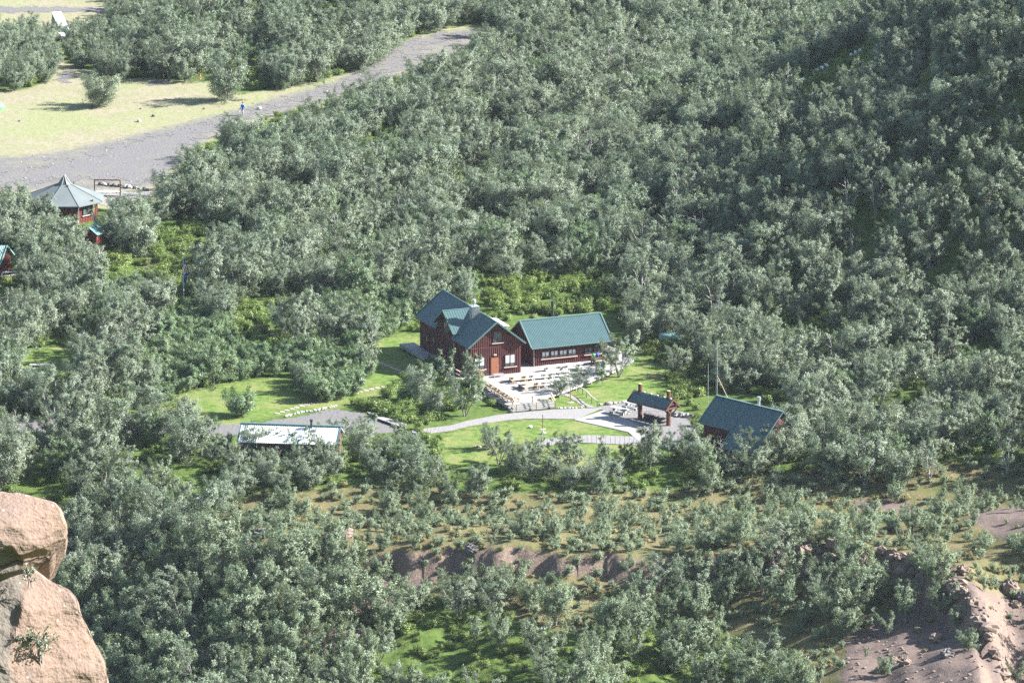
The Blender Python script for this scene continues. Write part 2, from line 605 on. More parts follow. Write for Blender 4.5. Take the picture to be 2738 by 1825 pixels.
Z_GRAVEL = [[(-200, 425), (100, 415), (300, 375), (480, 332), (640, 290), (900, 215), (1020, 150), (1090, 105), (1240, 75), (1330, 85), (1080, 205), (960, 245), (740, 305), (600, 345), (480, 420), (410, 505), (-200, 520)],
            [(-200, 20), (330, 20), (320, 34), (-200, 34)], [(160, 190), (195, 190), (185, 228), (150, 222)], [(395, 216), (455, 218), (450, 230), (400, 230)]]


def build_ground():
    def axis(segs):
        out = []
        for a, b, s in segs:
            out.extend(np.arange(a, b, s))
        out.append(segs[-1][1])
        return np.array(out, float)
    xs = axis([(-4000, -1000, 500), (-1000, -200, 80), (-200, -80, 10), (-80, 85, .8), (85, 200, 8), (200, 1000, 80), (1000, 4001, 500)])
    ys = axis([(-2500, -1100, 200), (-1100, -800, 6), (-800, -150, 12), (-150, -65, .5), (-65, 245, 1.2), (245, 400, 10), (400, 1000, 50), (1000, 6001, 500)])
    X, Y = np.meshgrid(xs, ys)
    Z = H(X, Y)
    nx, ny = len(xs), len(ys)
    v = np.stack([X.ravel(), Y.ravel(), Z.ravel()], 1)
    i = np.arange(nx * ny).reshape(ny, nx)
    f = np.stack([i[:-1, :-1].ravel(), i[:-1, 1:].ravel(), i[1:, 1:].ravel(), i[1:, :-1].ravel()], 1)
    me = bpy.data.meshes.new('ground')
    me.from_pydata(v.tolist(), [], f.tolist())
    me.polygons.foreach_set('use_smooth', np.ones(len(f), bool))
    px, py = proj(X, Y, Z)
    ok = (np.abs(X) < 120) & (Y > -200) & (Y < 420)

    def mask(polys, it=2):
        m = np.zeros(X.shape)
        for p in polys:
            m = np.maximum(m, in_poly(px, py, p) & ok)
        k = m.copy()
        for _ in range(it):
            q = k.copy()
            q[1:-1, 1:-1] = (k[:-2, 1:-1] + k[2:, 1:-1] + k[1:-1, :-2] + k[1:-1, 2:] + 2 * k[1:-1, 1:-1]) / 6
            k = q
        return k.ravel()
    one = np.ones(nx * ny)
    for nm, chans in (('zone', (Z_FIELD, Z_LAWN, Z_GRAVEL)), ('zone_b', (Z_SOIL, Z_MOSS, []))):
        at = me.color_attributes.new(nm, 'FLOAT_COLOR', 'POINT')
        at.data.foreach_set('color', np.stack([mask(c, 16 if c is Z_GRAVEL else 3) for c in chans] + [one], 1).ravel())
    me.materials.append(M['ground'])
    o = bpy.data.objects.new('ground', me)
    col.objects.link(o)
    tag(o, kind='structure')


build_ground()


def drape(name, polys, mat, lift=.03, cell=.35, rough=.6, label=None):
    """a loose sheet of gravel or soil lying on the terrain inside photo outlines, with an uneven edge"""
    P = [[ground_pt(*q)[:2] for q in p] for p in polys]
    allp = np.array([q for p in P for q in p])
    x0, y0 = allp.min(0) - 1
    x1, y1 = allp.max(0) + 1
    xs = np.arange(x0, x1, cell)
    ys = np.arange(y0, y1, cell)
    X, Y = np.meshgrid(xs, ys)
    xc, yc = X[:-1, :-1] + cell / 2, Y[:-1, :-1] + cell / 2
    wx = rough * (np.sin(yc * 1.7 + 1.1 * np.sin(xc * .9)) + .6 * np.sin(yc * 4.3 + xc * 2) + .5 * np.sin(xc * 5.7 - yc * 3.1))
    wy = rough * (np.sin(xc * 1.5 + 1.3 * np.sin(yc * .8)) + .6 * np.sin(xc * 3.9 - yc * 2.2) + .5 * np.sin(xc * 6.1 + yc * 4.7))
    ins = np.zeros(xc.shape, bool)
    for p in P:
        ins |= in_poly(xc + wx * .4, yc + wy * .4, p)
    idx = np.arange(X.size).reshape(X.shape)
    f = np.stack([idx[:-1, :-1], idx[:-1, 1:], idx[1:, 1:], idx[1:, :-1]], -1)[ins]
    used = np.unique(f)
    re = np.full(X.size, -1)
    re[used] = np.arange(len(used))
    Z = H(X, Y) + lift
    v = np.stack([X.ravel(), Y.ravel(), Z.ravel()], 1)[used]
    me = bpy.data.meshes.new(name)
    me.from_pydata(v.tolist(), [], re[f].tolist())
    me.materials.append(M[mat])
    o = bpy.data.objects.new(name, me)
    col.objects.link(o)
    return tag(o, label, kind='structure')


drape('gravel_road', [[(-60, 490), (-60, 468), (100, 452), (230, 415), (340, 384), (440, 358), (560, 325), (700, 286), (850, 242), (960, 205), (1020, 168), (1070, 122), (1140, 97), (1250, 82), (1330, 86),
                       (1330, 94), (1240, 96), (1150, 118), (1085, 180), (1020, 212), (940, 240), (800, 275), (690, 308), (610, 333), (540, 362), (485, 415), (460, 455), (400, 496), (330, 486), (230, 478), (60, 486)]],
      'gravel', .03, .4, 3.0)
drape('gravel_track', [[(-60, 18), (150, 20), (330, 22), (322, 33), (180, 32), (-60, 34)]], 'gravel', .03, .6, 1.0)
drape('gravel_patch', [[(168, 190), (196, 192), (182, 226), (160, 222), (155, 205)]], 'gravel', .03, .4, 1.0)
drape('gravel_patch', [[(395, 219), (455, 221), (450, 229), (402, 229)]], 'gravel', .03, .4, .8)
drape('service_road', [[(-60, 1118), (120, 1122), (400, 1128), (640, 1134), (770, 1120), (840, 1104), (900, 1093), (950, 1099), (1000, 1122), (1070, 1146), (1060, 1158), (900, 1160), (640, 1165), (400, 1158), (-60, 1155)]],
      'gravel', .03, .35, .7)
drape('hut_path', [[(255, 508), (415, 512), (395, 530), (350, 548), (345, 575), (330, 600), (308, 600), (300, 560), (268, 545), (240, 530)]], 'path_pale', .035, .35, .5)
drape('soil_path', [[(388, 655), (405, 658), (410, 690), (425, 718), (415, 728), (390, 715)]], 'path_soil', .03, .3, .5)
drape('soil_path', [[(660, 852), (690, 868), (735, 888), (745, 900), (700, 895), (655, 868)]], 'path_soil', .03, .3, .5)
drape('soil_path', [[(275, 670), (320, 680), (325, 700), (290, 712), (272, 705)]], 'path_soil', .03, .3, .5)

# ------------------------------------------------------------------ trees


def grow(seed, height, nst, nbr, ntw, nleaf, spread, lean, leaf, low=.22, sig=.095, upright=.5, bare=.0, base_r=.06, quads=False):
    """stems, limbs and twigs as tapered tubes; leaf-sized faces scattered round every twig"""
    r = np.random.default_rng(seed)
    wood = MB()
    tw_pts = []
    for s in range(nst):
        az = 2 * math.pi * (s + r.uniform(-.3, .3)) / nst
        ln = lean * r.uniform(.4, 1.2) if nst > 1 else lean * r.uniform(0, .6)
        hh = height * r.uniform(.72, 1.0) * .86
        pts = []
        kink = r.normal(0, .10, (7, 2))
        for k in range(7):
            t = k / 6
            rad = ln * hh * (t ** 1.2)
            p = np.array([math.cos(az) * rad, math.sin(az) * rad, hh * t])
            p[:2] += np.cumsum(kink, 0)[k] * (.6 if k else 0) * height / 5
            if k == 0:
                p[:2] += np.array([math.cos(az), math.sin(az)]) * .05 * (nst > 1)
                p[2] = -.15
            pts.append(p)
        pts = np.array(pts)
        rr = base_r * (height / 5) * (1.25 if nst == 1 else 1) * np.array([1, .85, .7, .55, .42, .28, .12])
        wood.tube(pts, rr.tolist(), 6)
        for b in range(nbr):
            t = low + (1 - low) * (b + r.uniform(0, 1)) / nbr
            i = min(int(t * 6), 5)
            fr = t * 6 - i
            o = pts[i] * (1 - fr) + pts[i + 1] * fr
            a2 = az + r.uniform(-2.2, 2.2) if nst > 1 else b * 2.4 + r.uniform(-.5, .5)
            L = spread * (1.05 - .62 * t) * r.uniform(.65, 1.15)
            up = upright * r.uniform(.3, 1.3) + .35 * t
            d = np.array([math.cos(a2), math.sin(a2), up])
            d /= np.linalg.norm(d)
            bp = [o]
            dd = d.copy()
            for k in range(4):
                dd = dd + r.normal(0, .17, 3) + np.array([0, 0, .06])
                dd /= np.linalg.norm(dd)
                bp.append(bp[-1] + dd * L / 4)
            bp = np.array(bp)
            wood.tube(bp, (np.array([.35, .28, .2, .13, .05]) * base_r * (height / 5)).tolist(), 4, cap=False)
            if r.uniform() < bare:
                continue
            for w in range(ntw):
                tt = .18 + .82 * (w + r.uniform(0, 1)) / ntw
                j = min(int(tt * 4), 3)
                q = bp[j] * (1 - (tt * 4 - j)) + bp[j + 1] * (tt * 4 - j)
                d2 = dd + r.normal(0, .75, 3) + np.array([0, 0, .25 * upright])
                d2 /= np.linalg.norm(d2)
                l2 = L * r.uniform(.22, .5)
                e = q + d2 * l2
                if w % 3 == 0:
                    wood.tube([q, e], [.12 * base_r, .05 * base_r], 3, cap=False)
                tw_pts.append((q, e))
    # leaves
    Q = np.array([a for a, b in tw_pts])
    E = np.array([b for a, b in tw_pts])
    k = r.integers(0, len(Q), nleaf)
    t = r.uniform(0.05, 1.12, (nleaf, 1))
    c = Q[k] * (1 - t) + E[k] * t + r.normal(0, sig, (nleaf, 3)) * (1.15 - .6 * t)
    c[:, 2] = np.maximum(c[:, 2], .04)
    cen = np.array([c[:, 0].mean(), c[:, 1].mean(), height * .38])
    outw = c - cen
    outw /= np.linalg.norm(outw, axis=1, keepdims=True) + 1e-6
    nrm = r.normal(0, 1, (nleaf, 3)) * .5 + outw * .95 + np.array([0, 0, .3])
    nrm /= np.linalg.norm(nrm, axis=1, keepdims=True)
    a = np.cross(nrm, r.normal(0, 1, (nleaf, 3)))
    a /= np.linalg.norm(a, axis=1, keepdims=True) + 1e-9
    b = np.cross(nrm, a)
    sz = leaf * r.uniform(.6, 1.35, (nleaf, 1))
    la, lb = a * sz * .62, b * sz * .40
    if quads:
        return wood, np.stack([c - la, c + lb, c + la * 1.05, c - lb], 1).reshape(-1, 3)
    return wood, np.stack([c - la, c + la * .25 + lb * 1.2, c + la * .95 - lb * .9], 1).reshape(-1, 3)


def leaf_mesh(name, V, mat, k=3):
    n = len(V) // k
    me = bpy.data.meshes.new(name)
    me.vertices.add(len(V))
    me.vertices.foreach_set('co', V.astype(np.float32).ravel())
    me.loops.add(n * k)
    me.loops.foreach_set('vertex_index', np.arange(n * k, dtype=np.int32))
    me.polygons.add(n)
    me.polygons.foreach_set('loop_start', np.arange(0, n * k, k, dtype=np.int32))
    me.polygons.foreach_set('loop_total', np.full(n, k, np.int32))
    me.materials.append(M[mat])
    me.update(calc_edges=True)
    me.validate()
    return me


#            name           look                                        seed H   nst nbr ntw nleaf spread lean leaf low sig upright
KIND = {}


def kind(key, look, mat, bark, seed, *a, **k):
    wood, V = grow(seed, *a, **k)
    KIND[key] = dict(look=look, trunk=wood.mesh('trunk', bark), crown=leaf_mesh('crown', V, mat), h=a[0])


kind('b1', 'broad several-stemmed grey-green birch', 'leaf', 'bark', 1, 4.7, 5, 12, 6, 15500, 1.9, .42, .088, low=.10, upright=.3)
kind('b2', 'round-crowned grey-green birch', 'leaf', 'bark', 2, 4.4, 4, 14, 6, 15500, 2.0, .34, .088, low=.06, upright=.3)
kind('b3', 'tall forked grey-green birch', 'leaf', 'bark', 3, 5.5, 3, 14, 6, 14500, 1.9, .26, .088, low=.14, upright=.35)
kind('b4', 'single-stemmed bushy grey-green birch', 'leaf', 'bark', 4, 4.9, 2, 22, 6, 14000, 2.2, .2, .088, low=.06, upright=.3)
kind('b5', 'wide low grey-green birch', 'leaf', 'bark', 5, 3.8, 6, 10, 6, 14500, 1.8, .6, .088, low=.06, upright=.3)
kind('b6', 'open-crowned grey-green birch with pale limbs', 'leaf', 'bark', 6, 5.0, 4, 10, 6, 10500, 1.9, .42, .086, low=.26, bare=.1, base_r=.07, upright=.3)
kind('r1', 'bushy grey-green birch leafy to the ground', 'leaf', 'bark', 16, 3.9, 8, 11, 6, 16500, 1.5, .55, .088, low=.03, sig=.14, upright=.4)
kind('r2', 'dense dome-shaped grey-green birch', 'leaf', 'bark', 17, 4.5, 7, 12, 6, 17000, 1.7, .46, .088, low=.03, sig=.14, upright=.35)
kind('r3', 'wide dense vase-shaped birch bush', 'leaf', 'bark', 18, 3.3, 10, 9, 6, 17000, 1.3, .72, .088, low=.03, sig=.16)
kind('s1', 'upright shaggy grey-green birch', 'leaf', 'bark', 7, 5.3, 2, 20, 6, 12500, 1.7, .18, .088, low=.06, upright=.7)
kind('s2', 'pointed grey-green birch', 'leaf', 'bark', 8, 4.9, 3, 15, 6, 12500, 1.5, .24, .088, low=.06, upright=.8)
kind('s3', 'leaning grey-green birch with ragged top', 'leaf', 'bark', 9, 4.6, 4, 11, 6, 12500, 1.6, .34, .088, low=.06, upright=.7)
kind('y1', 'round yellow-green birch', 'leaf_green', 'bark', 19, 4.2, 5, 12, 6, 14500, 1.7, .42, .088, low=.05, upright=.35)
kind('d1', 'half-bare birch with bleached limbs', 'leaf', 'bark_pale', 10, 4.6, 3, 9, 6, 1500, 1.5, .3, .09, low=.25, bare=.6, base_r=.075)
kind('f1', 'spiky light-leaved young birch', 'leaf_fore', 'bark', 12, 3.2, 4, 9, 5, 4600, .95, .32, .083, low=.1, upright=1.3, sig=.08)
kind('f2', 'thin light-leaved birch sapling', 'leaf_fore', 'bark', 13, 2.6, 2, 9, 5, 2400, .75, .22, .083, low=.1, upright=1.5, sig=.07)
kind('f3', 'bushy light-leaved birch', 'leaf_fore', 'bark', 14, 3.9, 6, 11, 6, 13000, 1.5, .46, .086, low=.06, upright=.7, sig=.10)
kind('f4', 'broad light-leaved birch with pale stems', 'leaf_fore', 'bark', 15, 4.5, 4, 13, 6, 13500, 1.8, .38, .088, low=.12, upright=.6, base_r=.07)
kind('w1', 'dense rounded green willow shrub', 'leaf_green', 'bark', 20, 2.3, 7, 7, 6, 9000, 1.0, .55, .09, low=.05, sig=.12)
kind('w2', 'low spreading green willow shrub', 'leaf_green', 'bark', 21, 1.7, 8, 6, 6, 7500, 1.0, .8, .09, low=.05, sig=.12)
kind('w3', 'upright leafy green willow shrub', 'leaf_green', 'bark', 22, 2.9, 6, 8, 6, 9500, 1.0, .35, .09, low=.06, sig=.12)
kind('g1', 'bright green herb clump', 'leaf_bright', 'bark', 30, .8, 7, 4, 4, 1200, .38, .7, .085, low=.05, sig=.09, base_r=.02)
kind('g2', 'low bright green herb patch', 'leaf_bright', 'bark', 31, .5, 9, 4, 4, 1200, .45, 1.0, .08, low=.05, sig=.10, base_r=.02)
kind('h1', 'low heath clump', 'leaf_heath', 'bark', 32, .45, 9, 4, 4, 900, .40, 1.1, .075, low=.05, sig=.08, base_r=.02)
kind('h2', 'pale low willow scrub', 'leaf_fore', 'bark', 33, .95, 7, 5, 4, 1400, .5, .6, .08, low=.05, sig=.08, upright=1.2, base_r=.02)

# outlines (photo pixels at ground level) where no tall tree stands
NO_TREE = [
    [(-300, -300), (345, -300), (330, 30), (275, 85), (150, 100), (-300, 95)],
    [(140, 108), (170, 115), (160, 165), (300, 208), (430, 218), (580, 225), (650, 262), (750, 240), (880, 215), (1010, 178), (1060, 132), (1125, 95), (1230, 68), (1340, 60), (1340, 135), (1120, 260), (990, 300),
     (770, 365), (630, 410), (545, 465), (500, 530), (430, 570), (375, 610), (300, 650), (240, 655), (75, 620), (55, 575), (-300, 565), (-300, 245), (60, 242), (140, 218), (150, 190)],
    [(1000, -300), (1345, -300), (1345, 15), (1180, 42), (1070, 25)],
    [(425, 1080), (520, 1045), (640, 1025), (750, 1010), (800, 1030), (830, 1080), (910, 1085), (975, 1060), (1000, 990), (985, 915), (1090, 900), (1110, 850), (1290, 800), (1300, 775), (1640, 775), (1690, 860), (1720, 950),
     (1790, 1000), (1870, 1040), (1900, 1040), (2110, 1090), (2110, 1215), (1990, 1270), (1880, 1250), (1780, 1225), (1690, 1240), (1440, 1238), (1180, 1232), (1040, 1200), (900, 1215), (640, 1215), (520, 1190), (440, 1150), (300, 1165), (250, 1172), (-100, 1178), (-100, 1118), (420, 1120)],
    [(5, 975), (110, 915), (240, 895), (265, 950), (215, 1040), (165, 1100), (40, 1090)],
    [(370, 620), (560, 600), (590, 690), (520, 790), (445, 800), (380, 760)], [(620, 835), (700, 840), (770, 895), (760, 960), (680, 960), (600, 900)], [(245, 650), (345, 670), (380, 760), (360, 800), (250, 780)], [(440, 790), (540, 790), (545, 850), (440, 850)], [(560, 335), (700, 300), (760, 300), (770, 390), (640, 430)], [(520, 196), (690, 190), (745, 245), (700, 262), (520, 262)],
    [(-80, 680), (50, 690), (85, 790), (80, 875), (-80, 880)],
    [(2115, 235), (2240, 155), (2345, 100), (2350, 230), (2250, 290), (2150, 345)], [(2025, 265), (2085, 242), (2090, 300), (2040, 320)], [(1765, 392), (1830, 358), (1835, 420), (1790, 440)],
]
LOW = [  # bright green low growth only
    [(1280, 760), (1640, 740), (1660, 860), (1290, 830)], [(400, 620), (560, 600), (590, 690), (520, 790), (430, 790)], [(245, 690), (380, 700), (470, 760), (450, 810), (250, 790)], [(620, 835), (700, 840), (770, 895), (760, 960), (680, 960), (600, 900)],
    [(600, 800), (660, 840), (760, 890), (700, 930), (600, 880)], [(960, 1085), (1060, 1035), (1150, 970), (1215, 1010), (1300, 1045), (1365, 1098), (1180, 1135), (1060, 1140)], [(1750, 960), (1880, 980), (1900, 1060), (1780, 1060)],
]
SHRUB = [  # willow thickets
    [(450, 830), (600, 880), (700, 960), (740, 1005), (560, 1025), (430, 1075), (380, 1000)], [(705, 950), (940, 930), (985, 1000), (960, 1055), (900, 1078), (840, 1072), (780, 1010)],
    [(850, 820), (1090, 800), (1090, 895), (985, 915), (860, 880)], [(1780, 1040), (1860, 1010), (1940, 1040), (1890, 1100), (1820, 1120)],
]
OPEN = [[(500, 1430), (700, 1335), (1000, 1318), (1350, 1335), (1800, 1325), (2000, 1285), (2120, 1320), (2120, 1470), (1900, 1560), (1600, 1560), (1300, 1590), (1000, 1540), (760, 1490), (560, 1490)],
        [(930, 1580), (1010, 1525), (1190, 1530), (1120, 1610), (960, 1665)], [(860, 1690), (960, 1650), (1000, 1740), (900, 1800)]]
BARE = [[(2100, 1340), (2250, 1300), (2900, 1290), (2900, 1900), (2330, 1900), (2300, 1700), (2520, 1650), (2560, 1600), (2480, 1500), (2300, 1450), (2080, 1450)]]

cells = {}
TREES = []          # (x, y, key, scale, px, py)
SHRUBS = []
HERBS = []
HEATH = []


def far_enough(x, y, d):
    cx, cy = int(x // 3), int(y // 3)
    for i in range(cx - 2, cx + 3):
        for j in range(cy - 2, cy + 3):
            for (a, b) in cells.get((i, j), ()):
                if (a - x) ** 2 + (b - y) ** 2 < d * d:
                    return False
    return True


def plant(x, y):
    cells.setdefault((int(x // 3), int(y // 3)), []).append((x, y))


def any_poly(px, py, polys):
    m = np.zeros(px.shape, bool)
    for p in polys:
        m |= in_poly(px, py, p)
    return m


NT = 60000
cx_ = rng.uniform(-74, 86, NT)
cy_ = rng.uniform(-126, 300, NT)
cz_ = H(cx_, cy_)
cpx, cpy = proj(cx_, cy_, cz_)
m_no = any_poly(cpx, cpy, NO_TREE)
m_low = any_poly(cpx, cpy, LOW)
m_shr = any_poly(cpx, cpy, SHRUB)
m_open = any_poly(cpx, cpy, OPEN)
m_bare = any_poly(cpx, cpy, BARE)
seen = (cpx > -260) & (cpx < 3100) & (cpy > -320) & (cpy < 1990)
clump = np.sin(cx_ * .35 + 2 * np.sin(cy_ * .11)) + np.sin(cy_ * .23 + 1.7 * np.sin(cx_ * .19))
u_ = rng.uniform(0, 1, (NT, 4))
hill_d = cx_ - np.interp(cy_, _fy, _fx)
fixed_clear = []       # (px, py, radius m) kept free for things placed by hand


def try_tree(i):
    x, y, z, px, py = cx_[i], cy_[i], cz_[i], cpx[i], cpy[i]
    if not seen[i] or m_no[i]:
        return
    u = u_[i]
    if m_low[i]:
        return
    if m_shr[i]:
        if far_enough(x, y, 1.45):
            plant(x, y)
            SHRUBS.append((x, y, ('w1', 'w2', 'w3')[int(u[0] * 3)], .8 + .55 * u[1], px, py))
        return
    if m_bare[i]:
        if far_enough(x, y, 5.0) and u[2] < .5:
            plant(x, y)
            TREES.append((x, y, ('f2', 'f1', 'f3')[int(u[0] * 3)], .55 + .4 * u[1], px, py))
        return
    if m_open[i]:
        if far_enough(x, y, 2.2 + 2 * u[3]) and u[2] < .5 and clump[i] > -.1:
            plant(x, y)
            TREES.append((x, y, ('f2', 'f1', 'f1', 'f3')[int(u[0] * 4)], .5 + .45 * u[1], px, py))
        return
    if px < 360 and py < 262:
        if far_enough(x, y, 2.2 + .8 * u[3]):
            plant(x, y)
            TREES.append((x, y, ('r1', 'r2', 'b5')[int(u[0] * 3)], (.55 if 110 < px < 240 else .75) + .3 * u[1], px, py))
        return
    if y < -84:
        if far_enough(x, y, 2.3 + 1.1 * u[3]) and (px < 1000 or clump[i] > -.45):
            plant(x, y)
            k = .85 + .5 * u[1] + (.3 if px < 1000 else 0)
            TREES.append((x, y, ('f3', 'f4', 'f4', 'f1', 'b6', 'f3')[int(u[0] * 6)], k, px, py))
        return
    if hill_d[i] > 6 and y > -10:
        if far_enough(x, y, 2.5 + 1.2 * u[3]) and clump[i] > -1.35:
            plant(x, y)
            TREES.append((x, y, ('s1', 's2', 's3', 'b4', 'r2', 'r1', 'b1', 'b2', 'd1' if u[2] < .3 else 's2')[int(u[0] * 9)], .8 + .6 * u[1], px, py))
        return
    edge = in_poly(px, py - 45, NO_TREE[1]) or in_poly(px, py + 40, NO_TREE[1])
    front_low = in_poly(px, py, [(560, 1170), (2120, 1190), (2120, 1335), (560, 1335)])
    if far_enough(x, y, 2.25 + 1.2 * u[3] - (.4 if front_low else 0)) and (clump[i] > -.85 or edge):
        plant(x, y)
        ks = ('r1', 'r2', 'b5', 'b2', 'b1') if edge else ('b1', 'b2', 'b3', 'b4', 'b5', 'b6', 'r2', 'r1', 'b2', 'r2', 'd1' if u[2] < .4 else 'y1')
        k = .9 + .65 * u[1] ** 1.3
        TREES.append((x, y, ks[int(u[0] * len(ks))], .66 + .3 * u[1] if front_low else k, px, py))


for i in range(NT):
    try_tree(i)
NU = 26000
gx = rng.uniform(-72, 84, NU)
gy = rng.uniform(-122, 260, NU)
gpx, gpy = proj(gx, gy, H(gx, gy))
OPENG = Z_FIELD + Z_GRAVEL + Z_LAWN
g_no = any_poly(gpx, gpy, OPENG + [[(-60, 1108), (640, 1112), (900, 1080), (1100, 1140), (1090, 1190), (640, 1205), (-60, 1170)], [(1060, 900), (1640, 830), (1720, 950), (1500, 1060), (1380, 1100), (1300, 1035), (1210, 1000)],
                                   [(1180, 1100), (1600, 1080), (1720, 1060), (1860, 1100), (1840, 1200), (1180, 1260)], [(1880, 1040), (2100, 1090), (2090, 1200), (1950, 1230), (1870, 1120)],
                                   [(60, 500), (300, 500), (420, 500), (360, 620), (60, 620)]])
g_low = any_poly(gpx, gpy, LOW)
g_moss = any_poly(gpx, gpy, Z_MOSS)
g_soil = any_poly(gpx, gpy, Z_SOIL)
gu = rng.uniform(0, 1, (NU, 3))
for i in range(NU):
    if g_no[i] or not (-150 < gpx[i] < 2900 and -150 < gpy[i] < 1950):
        continue
    if g_soil[i]:
        if gu[i, 2] < .10:
            HEATH.append((gx[i], gy[i], ('h1', 'h2')[int(gu[i, 0] * 2)], .5 + .5 * gu[i, 1], 0, 0))
    elif g_moss[i]:
        HEATH.append((gx[i], gy[i], ('h1', 'h2', 'h2')[int(gu[i, 0] * 3)], .6 + .7 * gu[i, 1], 0, 0))
    elif g_low[i] or gu[i, 2] < .55:
        HERBS.append((gx[i], gy[i], ('g1', 'g2')[int(gu[i, 0] * 2)], .8 + .8 * gu[i, 1] + (.35 if g_low[i] else 0), 0, 0))


def put_tree(name, x, y, key, sc, rz, label, cat='tree', group=None, z=None):
    k = KIND[key]
    o = thing(name, (x, y, float(H(x, y)) if z is None else z), rz, label, cat, group)
    o.scale = (sc, sc, sc)
    for nm in ('trunk', 'crown'):
        c = bpy.data.objects.new(nm, k[nm])
        col.objects.link(c)
        c.parent = o
        k.setdefault('src_' + nm, c)
    return o


def zone_phrase(x, y, px, py):
    if y < -84:
        return 'on the slope below the mossy ridge', 'birches below the mossy ridge'
    if y < -46 and x < 38:
        return 'between mossy ridge and service road', 'birches between ridge and service road'
    if x - np.interp(y, _fy, _fx) > 6 and y > -10:
        return 'on the hillside with the timber steps', 'birches on the hillside'
    if x > 20 and y < 20:
        return 'on the slope behind the masted cabin', 'birches behind the cabin'
    if y > 140:
        return 'in the thicket beside the camping field', 'birches by the camping field'
    if px < 760:
        return 'in the wood around the flagpole', 'birches around the flagpole'
    return 'in the wood between the lodge and the gravel road', 'birches between lodge and road'


# trees and shrubs that stand singly and can be told apart (photo pixel of the foot, kind, scale, turn, label)
SPECIAL = [
    ('birch_tree', 268, 284, 'r3', 1.5, .4, 'round lone birch bush standing in the middle of the camping field'),
    ('birch_tree', 605, 270, 'r2', 1.6, 1.2, 'large lone birch on the camping field next to the walker in blue'),
    ('birch_tree', 1118, 1075, 'r2', 1.15, 2.0, 'dense birch beside the narrow end of the lodge terrace'),
    ('birch_tree', 1196, 1035, 'f2', 1.9, .3, 'thin wispy birch in front of the long dark side wall of the lodge'),
    ('birch_tree', 1262, 1048, 'b3', 0.95, 1.0, 'birch half hiding the corner of the lodge gable'),
    ('birch_tree', 1243, 1112, 'b6', 1.15, 2.6, 'open dark-limbed birch between the lodge terrace and the boardwalk'),
    ('birch_tree', 1160, 1105, 'r1', 0.85, 4.1, 'low birch on the bank above the boardwalk'),
    ('birch_tree', 1497, 1062, 'd1', .62, 1.5, 'small crooked birch on the little lawn beside the terrace steps'),
    ('birch_tree', 1498, 1061, 'b6', 0.72, .2, 'small leafy birch growing beside the picnic rows of the terrace'),
    ('birch_tree', 1548, 1040, 'b6', 0.65, 3.3, 'small birch on the grass by the curved handrail'),
    ('birch_tree', 1609, 1032, 'f2', 1.6, 2.0, 'thin pale-stemmed birch in front of the table with coloured bags'),
    ('birch_tree', 1655, 1008, 'b6', 1.25, 5.0, 'three-stemmed birch at the end of the lodge wing'),
    ('birch_tree', 1815, 1006, 'b1', 0.9, 2.2, 'crooked-stemmed birch on the grassy slope above the shelter'),
    ('birch_tree', 1735, 1258, 'b3', 1.1, 4.0, 'broad birch with dark limbs in front of the roofed shelter'),
    ('birch_tree', 1850, 1225, 'b2', 1.0, .9, 'birch covering the low corner of the masted cabin'),
    ('birch_tree', 1925, 1235, 'd1', .7, .9, 'birch with a bare white stem before the masted cabin'),
    ('birch_tree', 2010, 1275, 'b1', 1.15, .1, 'wide birch hiding the lower roof edge of the masted cabin'),
    ('birch_tree', 2080, 1240, 'b2', 1.15, 2.9, 'birch at the gable end of the masted cabin'),
    ('birch_tree', 1312, 1200, 'f3', 0.85, 2.0, 'dark green bush birch at the rim of the oval lawn'),
    ('birch_tree', 350, 675, 'b6', 1.1, 2.0, 'birch beside the trodden path below the octagonal hut'),
    ('willow_shrub', 645, 1112, 'w2', 1.75, 1.0, 'low wide willow mound on the lawn near the white-roofed shed'),
    ('willow_shrub', 855, 1072, 'w1', 1.45, 2.0, 'willow shrub at the tip of the big thicket on the lawn'),
    ('birch_tree', 690, 1212, 'r1', 1.0, 1.0, 'low birch before one end of the white-roofed shed'),
    ('birch_tree', 765, 1214, 'b5', 1.0, 2.0, 'spreading birch before the middle of the white-roofed shed'),
    ('birch_tree', 838, 1212, 'r1', .95, 3.0, 'bushy birch before the flue end of the white-roofed shed'),
    ('birch_tree', 905, 1192, 'b6', .8, 4.0, 'wispy birch at the gable of the white-roofed shed'),
    ('birch_tree', 975, 1186, 'b6', .75, 5.0, 'wispy birch beside the plank bridge'),
    ('birch_tree', 2105, 1180, 'r2', 1.15, 1.0, 'dense birch against the end wall of the masted cabin'),
    ('birch_tree', 205, 690, 'b2', .85, 1.0, 'birch in front of the little outhouse'),
    ('birch_tree', 110, 660, 'r2', 1.0, 1.0, 'dense birch hiding one side of the octagonal hut'),
    ('birch_tree', 245, 590, 'f2', 1.2, 2.0, 'thin birch growing against the octagonal hut'),
    ('birch_tree', 2580, 1370, 'f3', 1.0, 2.0, 'lone round birch beside the bare scree patch'),
    ('birch_tree', 2420, 1665, 'f1', 1.5, 2.0, 'tall spiky birch in front of the shaded bluff'),
    ('birch_tree', 2270, 1605, 'd1', .6, 1.0, 'small half-bare birch in the shade of the bluff'),
    ('birch_tree', 2330, 122, 'd1', 1.1, 2.0, 'bleached birch at the top of the timber steps'),
    ('birch_tree', 70, 130, 'r1', 0.9, 2.0, 'birch bush beside the camper car with the roof tent'),
]
for nm, px, py, key, sc, rz, lab in SPECIAL:
    P = ground_pt(px, py)
    plant(P[0], P[1])
    put_tree(nm, P[0], P[1], key, sc, rz, lab, 'shrub' if 'shrub' in nm else 'tree')
sp = [ground_pt(s[1], s[2]) for s in SPECIAL]


def clear_of_special(t):
    return all((t[0] - p[0]) ** 2 + (t[1] - p[1]) ** 2 > 1.4 for p in sp)


